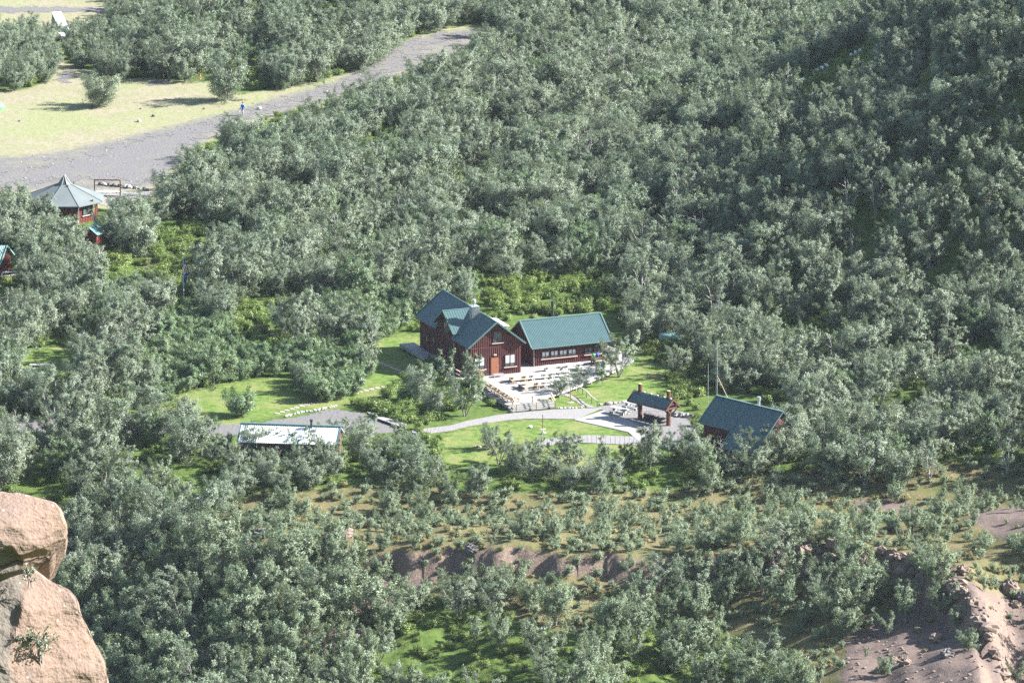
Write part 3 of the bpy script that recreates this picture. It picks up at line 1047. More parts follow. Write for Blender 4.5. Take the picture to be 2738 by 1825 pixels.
TREES = [t for t in TREES if clear_of_special(t)]
score = []
for n, t in enumerate(TREES):
    inside = 20 < t[4] < 2718 and 40 < t[5] < 1820
    hgt = KIND[t[2]]['h'] * t[3] * 1000 / math.hypot(t[1] - CAM_Y, CAM_H)
    score.append((hgt if inside else 0) * (.8 + .4 * random.random()))
order = np.argsort(-np.array(score))
N_IND = 300 - len([s for s in SPECIAL if s[0] == 'birch_tree'])
single = set(order[:N_IND].tolist())
for n in single:
    x, y, key, sc, px, py = TREES[n]
    ph, gr = zone_phrase(x, y, px, py)
    put_tree('birch_tree', x, y, key, sc, random.uniform(0, 6.28), ' '.join((KIND[key]['look'] + ' ' + ph).split()[:16]), 'tree', gr)
sh_sorted = SHRUBS
for (x, y, key, sc, px, py) in sh_sorted[:270]:
    if px > 1700:
        ph, gr = 'behind the roofed shelter', 'willows behind the shelter'
    elif px > 845 and py < 920:
        ph, gr = 'behind the lodge', 'willows behind the lodge'
    elif px > 700:
        ph, gr = 'in the thicket standing out into the lawn', 'willows of the lawn thicket'
    else:
        ph, gr = 'in the thicket along the far edge of the lawn', 'willows along the lawn edge'
    put_tree('willow_shrub', x, y, key, sc, random.uniform(0, 6.28), KIND[key]['look'] + ' ' + ph, 'shrub', gr)


def scatter(name, pts, label, cat, keep=None):
    keys = sorted({p[2] for p in pts})
    P = np.array([(p[0], p[1], 0) for p in pts], float)
    P[:, 2] = H(P[:, 0], P[:, 1])
    me = bpy.data.meshes.new(name)
    me.vertices.add(len(P))
    me.vertices.foreach_set('co', P.astype(np.float32).ravel())
    at = me.attributes.new('variant', 'INT', 'POINT')
    at.data.foreach_set('value', [keys.index(p[2]) for p in pts])
    at = me.attributes.new('turn', 'FLOAT_VECTOR', 'POINT')
    tn = np.stack([rng.normal(0, .05, len(P)), rng.normal(0, .05, len(P)), rng.uniform(0, 6.28, len(P))], 1)
    at.data.foreach_set('vector', tn.astype(np.float32).ravel())
    at = me.attributes.new('size', 'FLOAT_VECTOR', 'POINT')
    s = np.array([p[3] for p in pts])[:, None] * rng.uniform(.9, 1.1, (len(P), 3))
    at.data.foreach_set('vector', s.astype(np.float32).ravel())
    o = bpy.data.objects.new(name, me)
    col.objects.link(o)
    ng = bpy.data.node_groups.new(name, 'GeometryNodeTree')
    ng.interface.new_socket('Geometry', in_out='INPUT', socket_type='NodeSocketGeometry')
    ng.interface.new_socket('Geometry', in_out='OUTPUT', socket_type='NodeSocketGeometry')
    gi = ng.nodes.new('NodeGroupInput')
    go = ng.nodes.new('NodeGroupOutput')
    jn = ng.nodes.new('GeometryNodeJoinGeometry')

    def named(attr, typ):
        n = ng.nodes.new('GeometryNodeInputNamedAttribute')
        n.data_type = typ
        n.inputs['Name'].default_value = attr
        return n.outputs[0]
    va, tu, si = named('variant', 'INT'), named('turn', 'FLOAT_VECTOR'), named('size', 'FLOAT_VECTOR')
    for i, k in enumerate(keys):
        cp = ng.nodes.new('FunctionNodeCompare')
        cp.data_type = 'INT'
        cp.operation = 'EQUAL'
        ng.links.new(va, cp.inputs[2])
        cp.inputs[3].default_value = i
        for part in ('src_trunk', 'src_crown'):
            src = KIND[k].get(part)
            if src is None:
                continue
            oi = ng.nodes.new('GeometryNodeObjectInfo')
            oi.inputs['Object'].default_value = src
            oi.inputs['As Instance'].default_value = True
            io = ng.nodes.new('GeometryNodeInstanceOnPoints')
            ng.links.new(gi.outputs[0], io.inputs['Points'])
            ng.links.new(cp.outputs[0], io.inputs['Selection'])
            ng.links.new(oi.outputs['Geometry'], io.inputs['Instance'])
            ng.links.new(tu, io.inputs['Rotation'])
            ng.links.new(si, io.inputs['Scale'])
            ng.links.new(io.outputs[0], jn.inputs[0])
    ng.links.new(jn.outputs[0], go.inputs[0])
    md = o.modifiers.new('scatter', 'NODES')
    md.node_group = ng
    return tag(o, label, cat, kind='stuff')


rest = [t for n, t in enumerate(TREES) if n not in single] + [s for s in sh_sorted[270:]]
for key in KIND:      # one real plant of every kind to scatter from
    if 'src_crown' not in KIND[key]:
        pool = {'g1': HERBS, 'g2': HERBS, 'h1': HEATH, 'h2': HEATH}.get(key, rest)
        t = next(p for p in pool if p[2] == key)
        pool.remove(t)
        nm = {'g': 'herb_clump', 'h': 'heath_clump', 'w': 'willow_shrub'}.get(key[0], 'birch_tree')
        lab = KIND[key]['look'] + (' on the mossy ridge' if key[0] == 'h' else ' under the birches')
        put_tree(nm, t[0], t[1], key, t[3], 0.0, lab, {'g': 'plant', 'h': 'plant', 'w': 'shrub'}.get(key[0], 'tree'))
scatter('birch_forest', rest, 'the mass of grey-green birches covering valley and hillside', 'forest')
scatter('undergrowth', HERBS, 'bright green herbs and low growth under the birches', 'undergrowth')
scatter('heath_cover', HEATH, 'low heath and pale scrub covering the mossy ridge', 'heath')
print('TREES', len(TREES), 'SHRUBS', len(SHRUBS), 'HERBS', len(HERBS), 'HEATH', len(HEATH))

# ------------------------------------------------------------------ buildings
BA = .384
BO = np.array([1.009, -17.077, .6])
BU = np.array([math.cos(BA), math.sin(BA), 0])
BV = np.array([-math.sin(BA), math.cos(BA), 0])


def hl(x, y, z=0.0):
    """lodge frame -> place"""
    return BO + BU * x + BV * y + np.array([0, 0, z])


def roof_sheet(mb, org, along, down, length, s0, s1, rib=.22, amp=.028, thick=.07, mi=0, extra=()):
    """ribbed metal sheet: org on the ridge, ribs run down the slope from s0(u) to s1(u)"""
    org, along, down = Vector(org), Vector(along).normalized(), Vector(down).normalized()
    nrm = along.cross(down).normalized()
    if nrm.z < 0:
        nrm = -nrm
    us = []
    n = int(length / rib)
    for i in range(n):
        for fr, h in ((.0, 0), (.3, 0), (.42, 1), (.58, 1), (.7, 0)):
            us.append(((i + fr) * length / n, h))
    us.append((length, 0))
    for e in extra:
        us += [(e - .004, 0), (e + .004, 0)]
    us.sort()
    top, bot = [], []
    vs = []
    for u, h in us:
        for s in (s0(u), s1(u)):
            p = org + along * u + down * s
            vs.append(p + nrm * (amp * h))
            vs.append(p - nrm * thick)
    fs = []
    for i in range(len(us) - 1):
        a = i * 4
        b = a + 4
        fs += [(a, a + 2, b + 2, b), (a + 1, b + 1, b + 3, a + 3), (a, b, b + 1, a + 1), (a + 2, a + 3, b + 3, b + 2)]
    fs += [(0, 1, 3, 2), (len(vs) - 4, len(vs) - 2, len(vs) - 1, len(vs) - 3)]
    mb.add(vs, fs, mi)
    return nrm


def ribs(mb, p, q, zf, step=.27, w=.10, d=.045, out=(0, -1), z0=0.0):
    """vertical boards on a wall from p to q (plan), up to height zf(t)"""
    p, q = np.array(p, float), np.array(q, float)
    L = np.linalg.norm(q - p)
    n = max(1, int(L / step))
    o = np.array(out, float)
    dr = (q - p) / L
    for i in range(n):
        t = (i + .5) / n
        c = p + dr * L * t
        z1 = zf(t)
        a = c - dr * w / 2
        b = c + dr * w / 2
        pts = [a, b, b + o * d, a + o * d]
        mb.prism([tuple(k) for k in pts], z0, z1)


def window(parent, frame_axis, c, w, h, panes, out, sill=True, curtain=False, mat='glass'):
    """window on a wall: c centre (x,y,z) on the wall face; frame_axis, out unit plan vectors"""
    ax, o = np.array([*frame_axis, 0.0]), np.array([*out, 0.0])
    c = np.array(c, float)
    up = np.array([0, 0, 1.0])

    def slab(mb, cx, cz, ww, hh, d0, d1):
        vs = []
        for d in (d0, d1):
            for a, b in ((-1, -1), (1, -1), (1, 1), (-1, 1)):
                vs.append(c + ax * (cx + a * ww / 2) + up * (cz + b * hh / 2) + o * d)
        mb.add(vs, [(0, 3, 2, 1), (4, 5, 6, 7), (0, 1, 5, 4), (1, 2, 6, 5), (2, 3, 7, 6), (3, 0, 4, 7)])
    fr = MB()
    t = .07
    slab(fr, 0, h / 2 - t / 2, w, t, 0, .10)
    slab(fr, 0, -h / 2 + t / 2, w, t, 0, .10)
    for k in range(panes + 1):
        x = -w / 2 + t / 2 + (w - t) * k / panes
        slab(fr, x, 0, t, h - 2 * t, 0, .10)
    f = fr.build('window', 'frame', parent)
    pw = (w - t) / panes - t
    for k in range(panes):
        pn = MB()
        slab(pn, -w / 2 + t + pw / 2 + (pw + t) * k, 0, pw, h - 2 * t, 0, .062)
        pn.build('pane', mat, f)
        if curtain:
            cu = MB()
            slab(cu, -w / 2 + t + pw / 2 + (pw + t) * k, h * .12, pw * .98, (h - 2 * t) * .7, .0622, .066)
            cu.build('blind', 'curtain', f)
    if sill:
        sl = MB()
        slab(sl, 0, -h / 2 - .05, w + .3, .08, 0, .17)
        sl.build('sill', 'sill', f)
    return f


def build_lodge():
    W_, L_, HE, HR, OV, OG = 6.39, 16.04, 3.57, 6.43, .45, .55
    root = thing('lodge', BO, BA, 'large red-brown timber lodge with green metal roofs and a long wing behind the terrace', 'building')
    sl = (HR - HE) / (W_ / 2 + OV)
    eave_w = HE + OV * sl               # roof height over the wall line
    # main walls
    mb = MB()
    zt = eave_w - .1
    pts = [(-W_, 0), (0, 0), (0, L_), (-W_, L_)]
    mb.prism(pts, -.6, zt)
    for yy in (0, L_):
        e = .12 if yy == 0 else -.12
        mb.add([(-W_, yy, zt), (0, yy, zt), (-W_ / 2, yy, HR - .12), (-W_, yy + e, zt), (0, yy + e, zt), (-W_ / 2, yy + e, HR - .12)],
               [(0, 1, 2), (5, 4, 3), (0, 3, 4, 1), (1, 4, 5, 2), (2, 5, 3, 0)])
    zr = lambda x: HR - .14 - abs(x + W_ / 2) * sl
    ribs(mb, (-W_, 0), (0, 0), lambda t: zr(-W_ + W_ * t), .26, .11, .055, (0, -1), 0)
    ribs(mb, (-W_, L_), (0, L_), lambda t: zr(-W_ + W_ * t), .3, .11, .055, (0, 1), 0)
    ribs(mb, (-W_, 0), (-W_, L_), lambda t: zt, .34, .12, .055, (-1, 0), 0)
    ribs(mb, (0, 0), (0, L_), lambda t: zt, .34, .12, .055, (1, 0), 0)
    mb.box(-W_ + .02, -.02, -.075, -.058, 3.35, 3.45)
    mb.build('wall', 'wall', root)
    # main roof; the left slope is cut back for the wall dormer
    YD, DW = 7.45, 2.55
    cs = math.sqrt(1 + sl * sl)
    full = (W_ / 2 + OV) * cs
    for side, nm in ((-1, 'roof'), (1, 'roof')):
        r = MB()
        if side < 0:
            a, b = YD - DW + OG, YD + DW + OG
            s1 = lambda u: (W_ / 2 - .02) * cs if a < u < b else full
            ex = (a, b)
        else:
            s1 = lambda u: full
            ex = ()
        roof_sheet(r, (-W_ / 2, -OG, HR), (0, 1, 0), (side, 0, -sl), L_ + 2 * OG, lambda u: 0.0, s1, extra=ex)
        ro = r.build('roof', 'roof', root)
        tr = MB()
        ez = HE
        for yy in (-OG, L_ + OG):
            tr.beam((-W_ / 2 + side * .02, yy, HR + .03), (-W_ / 2 + side * (W_ / 2 + OV), yy, HE + .03), .09, .2)
        tr.build('verge_board', 'roof_trim', ro)
        if side < 0:
            gt = MB()
            gt.tube([(-W_ - OV - .05, -OG, HE - .1), (-W_ - OV - .05, YD - DW, HE - .1)], .06, 6)
            gt.tube([(-W_ - OV - .05, YD + DW, HE - .1), (-W_ - OV - .05, L_ + OG, HE - .1)], .06, 6)
            gt.build('gutter', 'wall', ro)
    rc = MB()
    rc.tube([(-W_ / 2, -OG, HR + .02), (-W_ / 2, L_ + OG, HR + .02)], .09, 6)
    rc.build('ridge_cap', 'roof_trim', root)
    # wall dormer on the long side
    DR, DE = 6.32, 4.2
    dsl = (DR - DE) / 3.25
    dw = MB()
    half = DW
    zc = lambda y: DR - .1 - abs(y - YD) * dsl
    prof = [(YD - half, zt - .3), (YD + half, zt - .3), (YD + half, zc(YD + half)), (YD, zc(YD)), (YD - half, zc(YD - half))]
    n = len(prof)
    vs = [(-W_ - .02, y, z) for y, z in prof] + [(-W_ + .15, y, z) for y, z in prof]
    dw.add(vs, [tuple(range(n)), tuple(range(2 * n - 1, n - 1, -1))] + [(i, i + n, (i + 1) % n + n, (i + 1) % n) for i in range(n)])
    # cheeks back to the main roof
    for yy in (YD - half, YD + half):
        xr = -W_ / 2 - (HR - zc(yy)) / sl
        e = .1 if yy < YD else -.1
        vs = [(-W_, yy, zt - .3), (-W_, yy, zc(yy)), (xr + .3, yy, zc(yy)), (-W_, yy + e, zt - .3), (-W_, yy + e, zc(yy)), (xr + .3, yy + e, zc(yy))]
        dw.add(vs, [(0, 2, 1), (3, 4, 5), (0, 1, 4, 3), (1, 2, 5, 4), (2, 0, 3, 5)])
    for i in range(15):
        y = YD - half + .17 + i * (2 * half - .34) / 14
        dw.box(-W_ - .075, -W_ - .02, y - .05, y + .05, zt - .3, zc(y))
    dwo = dw.build('dormer', 'wall', root)
    x0 = -W_ - .5
    for sd in (-1, 1):
        d = MB()
        down = Vector((0, sd, -dsl)).normalized()
        fl = 3.25 * math.sqrt(1 + dsl * dsl)
        k = down.y * sd

        def s1(u, sd=sd, k=k):
            # valley: where the dormer plane meets the main slope  z_main = HR - |x+W/2|*sl
            x = x0 + u
            zmain = HR - max(0, -W_ / 2 - x) * sl
            s = max(0.0, (DR - zmain) / (dsl * k)) if x > x0 else fl
            return min(fl, max(.02, s)) if zmain > DE else fl
        roof_sheet(d, (x0, YD, DR), (1, 0, 0), down, -W_ / 2 - x0 - .1, lambda u: 0.0, s1, rib=.3)
        dr = d.build('dormer_roof', 'roof', dwo)
        v = MB()
        v.beam((x0, YD, DR + .03), (x0, YD + sd * 3.25, DE + .03), .08, .18)
        v.build('verge_board', 'roof_trim', dr)
    rc = MB()
    rc.tube([(x0, YD, DR + .02), (-W_ / 2, YD, DR + .02)], .08, 6)
    rc.build('dormer_ridge', 'roof_trim', dwo)
    window(dwo, (0, 1), (-W_ - .04, YD - .35, 4.35), 2.0, 1.5, 3, (-1, 0), sill=False)
    # low dormer on the far slope, sun glare on its green metal painted in as white
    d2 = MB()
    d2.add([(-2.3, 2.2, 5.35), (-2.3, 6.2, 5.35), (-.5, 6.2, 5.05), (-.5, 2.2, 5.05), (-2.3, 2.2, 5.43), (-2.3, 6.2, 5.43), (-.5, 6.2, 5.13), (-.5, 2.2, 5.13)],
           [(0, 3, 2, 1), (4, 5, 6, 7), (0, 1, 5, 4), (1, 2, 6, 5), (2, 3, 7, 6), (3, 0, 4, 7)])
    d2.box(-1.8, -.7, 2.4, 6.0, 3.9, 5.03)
    d2.build('shed_dormer', 'roof_white_and_glare', root)
    # chimney
    ch = MB()
    ch.box(-4.25, -3.4, 4.7, 5.6, 5.3, 7.15)
    for i in range(6):
        ch.box(-4.25 + .05 + i * .15, -4.25 + .09 + i * .15, 4.67, 4.7, 5.3, 7.1)
        ch.box(-4.28, -4.25, 4.75 + i * .15, 4.79 + i * .15, 5.3, 7.1)
    ch.box(-4.32, -3.33, 4.63, 5.67, 7.15, 7.22)
    cho = ch.build('chimney', 'zinc', root)
    fl = MB()
    fl.tube([(-3.82, 5.15, 7.2), (-3.82, 5.15, 7.5)], .12, 8)
    fl.tube([(-3.82, 5.15, 7.5), (-3.82, 5.15, 7.85)], .2, 10)
    fl.tube([(-3.82, 5.15, 7.88), (-3.82, 5.15, 7.98)], [.24, .2], 10)
    fl.build('flue', 'zinc', cho)
    # openings: gable
    window(root, (1, 0), (-2.95, -.05, 4.55), 1.15, 1.35, 2, (0, -1))
    window(root, (1, 0), (-1.35, -.05, 1.6), 1.35, 1.5, 2, (0, -1), curtain=True)
    window(root, (1, 0), (-5.2, -.05, 1.6), 1.35, 1.5, 2, (0, -1), curtain=True)
    dm = MB()
    dm.box(-3.75, -2.75, -.10, -.0, 0.02, 2.12)
    do = dm.build('door', 'door', root)
    df = MB()
    df.box(-3.85, -3.75, -.12, 0, 0.02, 2.2)
    df.box(-2.75, -2.65, -.12, 0, 0.02, 2.2)
    df.box(-3.85, -2.65, -.121, 0, 2.121, 2.22)
    df.build('door_frame', 'frame', do)
    hd = MB()
    hd.tube([(-2.85, -.16, 1.05), (-2.97, -.16, 1.05)], .02, 6)
    hd.build('handle', 'zinc', do)
    lp = MB()
    lp.box(-3.45, -3.1, -.22, -.05, 2.38, 2.5)
    lp.build('door_lamp', 'sill', root)
    # long side
    window(root, (0, 1), (-W_ - .05, 5.9, 1.75), 1.2, 1.5, 2, (-1, 0), sill=False)
    for y in (2.9, 11.3, 13.6):
        window(root, (0, 1), (-W_ - .05, y, 1.6), .5, 1.4, 1, (-1, 0), sill=False)
    dp = MB()
    dp.tube([(-W_ - .14, 4.75, .05), (-W_ - .14, 4.75, 4.05), (-W_ - .4, 4.75, 4.2)], .05, 6)
    dp.build('downpipe', 'zinc', root)
    # wing
    X0, Y0, L2, D2, E2, R2, ov, og = 2.39, 2.01, 9.49, 6.32, 2.32, 4.79, .54, .41
    s2 = (R2 - E2) / (D2 / 2 + ov)
    c2 = math.sqrt(1 + s2 * s2)
    zt2 = E2 + ov * s2 - .1
    wg = MB()
    wg.prism([(X0, Y0), (X0 + L2, Y0), (X0 + L2, Y0 + D2), (X0, Y0 + D2)], -.6, zt2)
    wg.prism([(.02, 4.1), (X0 + .05, 4.1), (X0 + .05, 6.6), (.02, 6.6)], -.6, 2.75)
    zg = lambda y: R2 - .14 - abs(y - Y0 - D2 / 2) * s2
    for xx in (X0, X0 + L2):
        e = .1 if xx == X0 else -.1
        wg.add([(xx, Y0, zt2), (xx, Y0 + D2, zt2), (xx, Y0 + D2 / 2, R2 - .12), (xx + e, Y0, zt2), (xx + e, Y0 + D2, zt2), (xx + e, Y0 + D2 / 2, R2 - .12)],
               [(0, 2, 1), (3, 4, 5), (0, 1, 4, 3), (1, 2, 5, 4), (2, 0, 3, 5)])
    ribs(wg, (X0, Y0), (X0 + L2, Y0), lambda t: zt2, .26, .11, .055, (0, -1))
    ribs(wg, (X0, Y0), (X0, Y0 + D2), lambda t: zg(Y0 + D2 * t), .3, .11, .055, (-1, 0))
    ribs(wg, (X0 + L2, Y0), (X0 + L2, Y0 + D2), lambda t: zg(Y0 + D2 * t), .3, .11, .055, (1, 0))
    ribs(wg, (.1, 4.1), (X0 - .05, 4.1), lambda t: 2.7, .26, .11, .055, (0, -1))
    wgo = wg.build('wing_wall', 'wall', root)
    wr = None
    for sd in (-1, 1):
        r = MB()
        roof_sheet(r, (X0 - og, Y0 + D2 / 2, R2), (1, 0, 0), (0, sd, -s2), L2 + 2 * og, lambda u: 0.0, lambda u: (D2 / 2 + ov) * c2, rib=.2)
        ro = r.build('wing_roof', 'roof', root)
        tr = MB()
        for xx in (X0 - og, X0 + L2 + og):
            tr.beam((xx, Y0 + D2 / 2, R2 + .03), (xx, Y0 + D2 / 2 + sd * (D2 / 2 + ov), E2 + .03), .14, .16)
        if sd < 0:
            tr.tube([(X0 - og, Y0 - ov - .06, E2 - .06), (X0 + L2 + og, Y0 - ov - .06, E2 - .06)], .07, 6)
        tr.build('verge_board', 'roof_trim', ro)
        wr = ro
    rc = MB()
    rc.tube([(X0 - og, Y0 + D2 / 2, R2 + .03), (X0 + L2 + og, Y0 + D2 / 2, R2 + .03)], .12, 6)
    rc.build('ridge_cap', 'roof_trim', wr)
    bf = MB()
    xf = X0 + 4.1
    yf = Y0 + D2 / 2 + .8
    bf.tube([(xf, yf, 3.9), (xf, yf, 6.2)], .15, 10)
    bf.tube([(xf, yf, 6.2), (xf, yf, 6.55)], .19, 10)
    bf.tube([(xf, yf, 6.6), (xf, yf, 6.66)], .2, 10)
    bf.build('flue_pipe', 'black_metal', root)
    for k in range(4):
        window(wgo, (1, 0), (X0 + 1.55 + k * 1.13, Y0 - .05, 1.28), 1.0, .85, 2, (0, -1), sill=False, curtain=True)
    sl_ = MB()
    sl_.box(X0 + .95, X0 + 5.6, Y0 - .22, Y0 - .05, .72, .8)
    sl_.build('sill', 'sill', wgo)
    for k in range(2):
        window(wgo, (1, 0), (X0 + 7.05 + k * 1.13, Y0 - .05, 1.28), 1.0, .85, 2, (0, -1), sill=False)
    sl_ = MB()
    sl_.box(X0 + 6.45, X0 + 8.75, Y0 - .22, Y0 - .05, .72, .8)
    sl_.build('sill', 'sill', wgo)
    gd = MB()
    gd.box(.35, 1.3, 4.0, 4.1, .02, 2.15)
    g = gd.build('door', 'frame', root)
    for k in range(4):
        gp = MB()
        gp.box(.5, 1.15, 3.985, 4.0, .2 + k * .48, .6 + k * .48)
        gp.build('pane', 'curtain' if k in (1, 3) else 'glass', g)
    for xx in (X0 + .06, X0 + L2 - .25):
        d = MB()
        d.tube([(xx, Y0 - .12, .0), (xx, Y0 - .12, 2.25)], .045, 6)
        d.build('downpipe', 'zinc', root)
    return root


build_lodge()

# ------------------------------------------------------------------ terrace
deck_poly = [(-8.26, 18.0), (-8.1, 1.3), (-7.6, -5.0), (-7.2, -13.9), (-1.6, -13.9), (-1.7, -11.6), (.63, -10.5), (4.4, -7.9), (7.3, -5.7), (10.5, -3.35), (14.7, .65), (14.9, 4.0), (14.3, 9.0), (11.9, 9.0), (11.9, 2.0), (2.4, 2.0), (2.4, 4.1), (0, 4.1), (0, 0), (-6.39, 0), (-6.39, 18.0)]
dk = thing('terrace', BO, BA)
tag(dk, 'pale timber terrace around the lodge with steps down to the boardwalk', 'terrace', kind='structure')
mb = MB()
mb.prism(deck_poly, -.12, -.004)
mb.build('deck', 'deck', dk)
mb = MB()
for k in range(len(deck_poly) - 8):
    a, b = deck_poly[k], deck_poly[k + 1]
    d = Vector((b[0] - a[0], b[1] - a[1], 0))
    nn = max(1, int(d.length / 1.5))
    for i in range(nn):
        p = Vector((a[0], a[1], 0)) + d * (i + .5) / nn
        c = Vector((2, 0, 0))
        q = p + (c - p).normalized() * .2
        mb.box(q.x - .07, q.x + .07, q.y - .07, q.y + .07, -.75, -.12)
    mb.beam((a[0], a[1], -.2), (b[0], b[1], -.2), .06, .15)
mb.build('deck_frame', 'wood_grey', dk)
for k in range(4):
    mb = MB()
    mb.box(-6.75, -1.55, -13.9 - .27 * (k + 1), -13.9 - .27 * k + .02, -.15 * (k + 1) - .06, -.15 * (k + 1) + .0)
    mb.box(-6.75, -1.55, -13.9 - .27 * k - .02, -13.9 - .27 * k - .004, -.15 * (k + 1) + .001, -.15 * k - .062 if k else -.121)
    mb.build('step', 'deck', dk)


def handrail(pts, label, h=.95, post=.10, mat='wood_tan', mids=1, name='handrail'):
    """posts at every point with a top rail and lower rails"""
    root = thing(name, pts[0], 0, label, 'handrail')
    o = np.array(pts[0])
    P = [np.array(p) - o for p in pts]
    for p in P:
        m = MB()
        m.box(p[0] - post / 2, p[0] + post / 2, p[1] - post / 2, p[1] + post / 2, p[2] - .1, p[2] + h)
        m.build('post', mat, root)
    for j in range(len(P) - 1):
        m = MB()
        m.beam(P[j] + [0, 0, h + .03], P[j + 1] + [0, 0, h + .03], post * 1.3, .06)
        m.build('top_rail', mat, root)
        for k in range(mids):
            m = MB()
            zz = h * (k + 1) / (mids + 1)
            m.beam(P[j] + [0, 0, zz], P[j + 1] + [0, 0, zz], .05, .09)
            m.build('rail', mat, root)
    return root


for x, lab in ((-6.6, 'wooden step handrail beside the open edge of the terrace'), (-4.1, 'wooden handrail in the middle of the terrace steps'), (-1.75, 'wooden step handrail beside the little lawn')):
    handrail([hl(x, -13.75, 0), hl(x, -14.95, -.6)], lab)
handrail([hl(-8.0, 1.6, 0), hl(-7.9, -.6, 0)], 'short two-rail wooden barrier where the narrow terrace strip widens')
cr = [(1522, 1040), (1545, 1049), (1558, 1056), (1568, 1063), (1582, 1078), (1597, 1089)]
handrail([ground_pt(*p) + [0, 0, .0] for p in cr], 'curved grey handrail above the ramp path', .8, .09, 'wood_grey', 0)


def plank_way(name, left, right, mat, z=.06, label=None, step=.5):
    """boardwalk between two photo edge lines, each cross board its own edge in the mesh"""
    def resample(pts, n):
        P = np.array([at_z(*p)[:2] for p in pts])
        s = np.concatenate([[0], np.cumsum(np.linalg.norm(np.diff(P, axis=0), axis=1))])
        t = np.linspace(0, s[-1], n)
        return np.stack([np.interp(t, s, P[:, 0]), np.interp(t, s, P[:, 1])], 1), s[-1]
    _, la = resample(left, 4)
    n = max(3, int(la / step))
    A, _ = resample(left, n)
    B, _ = resample(right, n)
    root = thing(name, (A[0][0], A[0][1], 0), 0, label, 'boardwalk')
    root['kind'] = 'structure'
    o = np.array([A[0][0], A[0][1]])
    shared = []
    for i in range(n - 1):
        a0, a1, b1, b0 = A[i] - o, A[i + 1] - o, B[i + 1] - o, B[i] - o
        g = .03
        a1 = a1 + (a0 - a1) * g / step
        b1 = b1 + (b0 - b1) * g / step
        zj = z + random.uniform(-.006, .006)
        m = MB()
        m.prism([tuple(a0), tuple(a1), tuple(b1), tuple(b0)], zj - .05, zj)
        m.build('plank', mat, root)
    return root


plank_way('boardwalk', [(1100, 1150), (1203, 1138), (1250, 1125), (1323, 1111), (1369, 1105), (1488, 1095), (1611, 1091)], [(1105, 1165), (1203, 1152), (1250, 1140), (1345, 1125), (1403, 1120), (1471, 1120), (1540, 1121)], 'deck2', .06,
          'grey plank boardwalk curving past the foot of the terrace steps')
plank_way('boardwalk', [(1440, 1180), (1457, 1174), (1522, 1166), (1573, 1164), (1650, 1166), (1720, 1168)], [(1436, 1198), (1452, 1193), (1505, 1186), (1539, 1183), (1650, 1188), (1720, 1192)], 'deck2', .06,
          'pale plank boardwalk along the near rim of the oval lawn')
plank_way('footbridge', [(1010, 1115), (1088, 1140)], [(1003, 1122), (1075, 1148)], 'deck', .3, 'short pale plank bridge at the end of the gravel pad', .35)
# bright board platform and the paved yard under the shelter
plat = [at_z(*p)[:2] for p in [(1534, 1123), (1614, 1098), (1693, 1130), (1754, 1163), (1800, 1178), (1860, 1195), (1720, 1192), (1680, 1156), (1650, 1149)]]
mb = MB()
mb.prism([tuple(p) for p in plat], .0, .075)
tag(mb.build('board_platform', 'deck'), 'bright board platform in front of the roofed shelter', 'platform', kind='structure')
yard = [at_z(*p)[:2] for p in [(1590, 1090), (1616, 1098), (1695, 1130), (1757, 1163), (1800, 1177), (1880, 1175), (1870, 1115), (1800, 1095), (1720, 1078), (1660, 1078)]]
mb = MB()
mb.prism([tuple(p) for p in yard], -.05, .045)
tag(mb.build('paved_yard', 'paving'), kind='structure')
drape('ramp_path', [[(1488, 1046), (1502, 1045), (1540, 1062), (1575, 1082), (1595, 1091), (1570, 1091), (1545, 1076), (1515, 1060)]], 'path_pale', .05, .2, .12)


# ------------------------------------------------------------------ picnic tables
def picnic_table(wood, L=2.4):
    root = thing('picnic_table', (0, 0, 0))
    t = MB()
    for k in range(4):
        t.box(-L / 2, L / 2, -.40 + k * .203, -.40 + k * .203 + .19, .70, .75)
    t.build('tabletop', wood, root)
    for s in (-1, 1):
        b = MB()
        for k in range(2):
            b.box(-L / 2, L / 2, s * .72 - .15 + k * .155, s * .72 + k * .155 - .005, .41, .46)
        b.build('bench', wood, root)
    for s in (-1, 1):
        g = MB()
        x = s * (L / 2 - .42)
        g.box(x - .06, x + .06, -.25, -.09, 0, .70)
        g.box(x - .06, x + .06, .09, .25, 0, .70)
        g.box(x - .05, x + .05, -.85, .85, .32, .409)
        g.box(x - .05, x + .05, -.80, -.66, 0, .32)
        g.box(x - .05, x + .05, .66, .80, 0, .32)
        g.build('trestle', wood, root)
    return root


proto = {}


def put_table(P, rz, wood, label, group=None):
    if wood not in proto:
        proto[wood] = picnic_table(wood)
        o = proto[wood]
    else:
        o = copy_tree(proto[wood])
    o.location = tuple(float(c) for c in P)
    o.rotation_euler = (0, 0, rz)
    for k in ('group',):
        if k in o:
            del o[k]
    return tag(o, label, 'picnic table', group)


def dloc(px, py, z=.75):
    P = at_z(px, py, .6 + z)
    d = P - BO
    return float(d @ BU), float(d @ BV)


a = dloc(1479, 977)
b = dloc(1532, 970)
put_table(hl(a[0], a[1]), BA, 'wood_pale', 'bleached picnic table by the wing wall, next to the glazed door', 'tables by the wing')
put_table(hl(a[0] + 2.5, a[1]), BA, 'wood_pale', 'bleached picnic table by the wing wall, next to the coloured bags', 'tables by the wing')
a = dloc(1386, 1003)
put_table(hl(a[0], a[1]), BA, 'wood_tan', 'tan picnic table in front of the lodge gable corner')
put_table(hl(a[0] + 2.5, a[1]), BA, 'wood_pale', 'bleached picnic table joined to the tan one before the gable')
put_table(hl(a[0] + 5.0, a[1]), BA, 'wood_pale', 'bleached picnic table behind the small leafy birch, row end')
a = dloc(1419, 1021)
put_table(hl(a[0], a[1]), BA, 'wood_tan', 'tan picnic table in the row nearest the terrace steps')
put_table(hl(a[0] + 2.5, a[1]), BA, 'wood_pale', 'bleached picnic table in the row nearest the terrace steps')
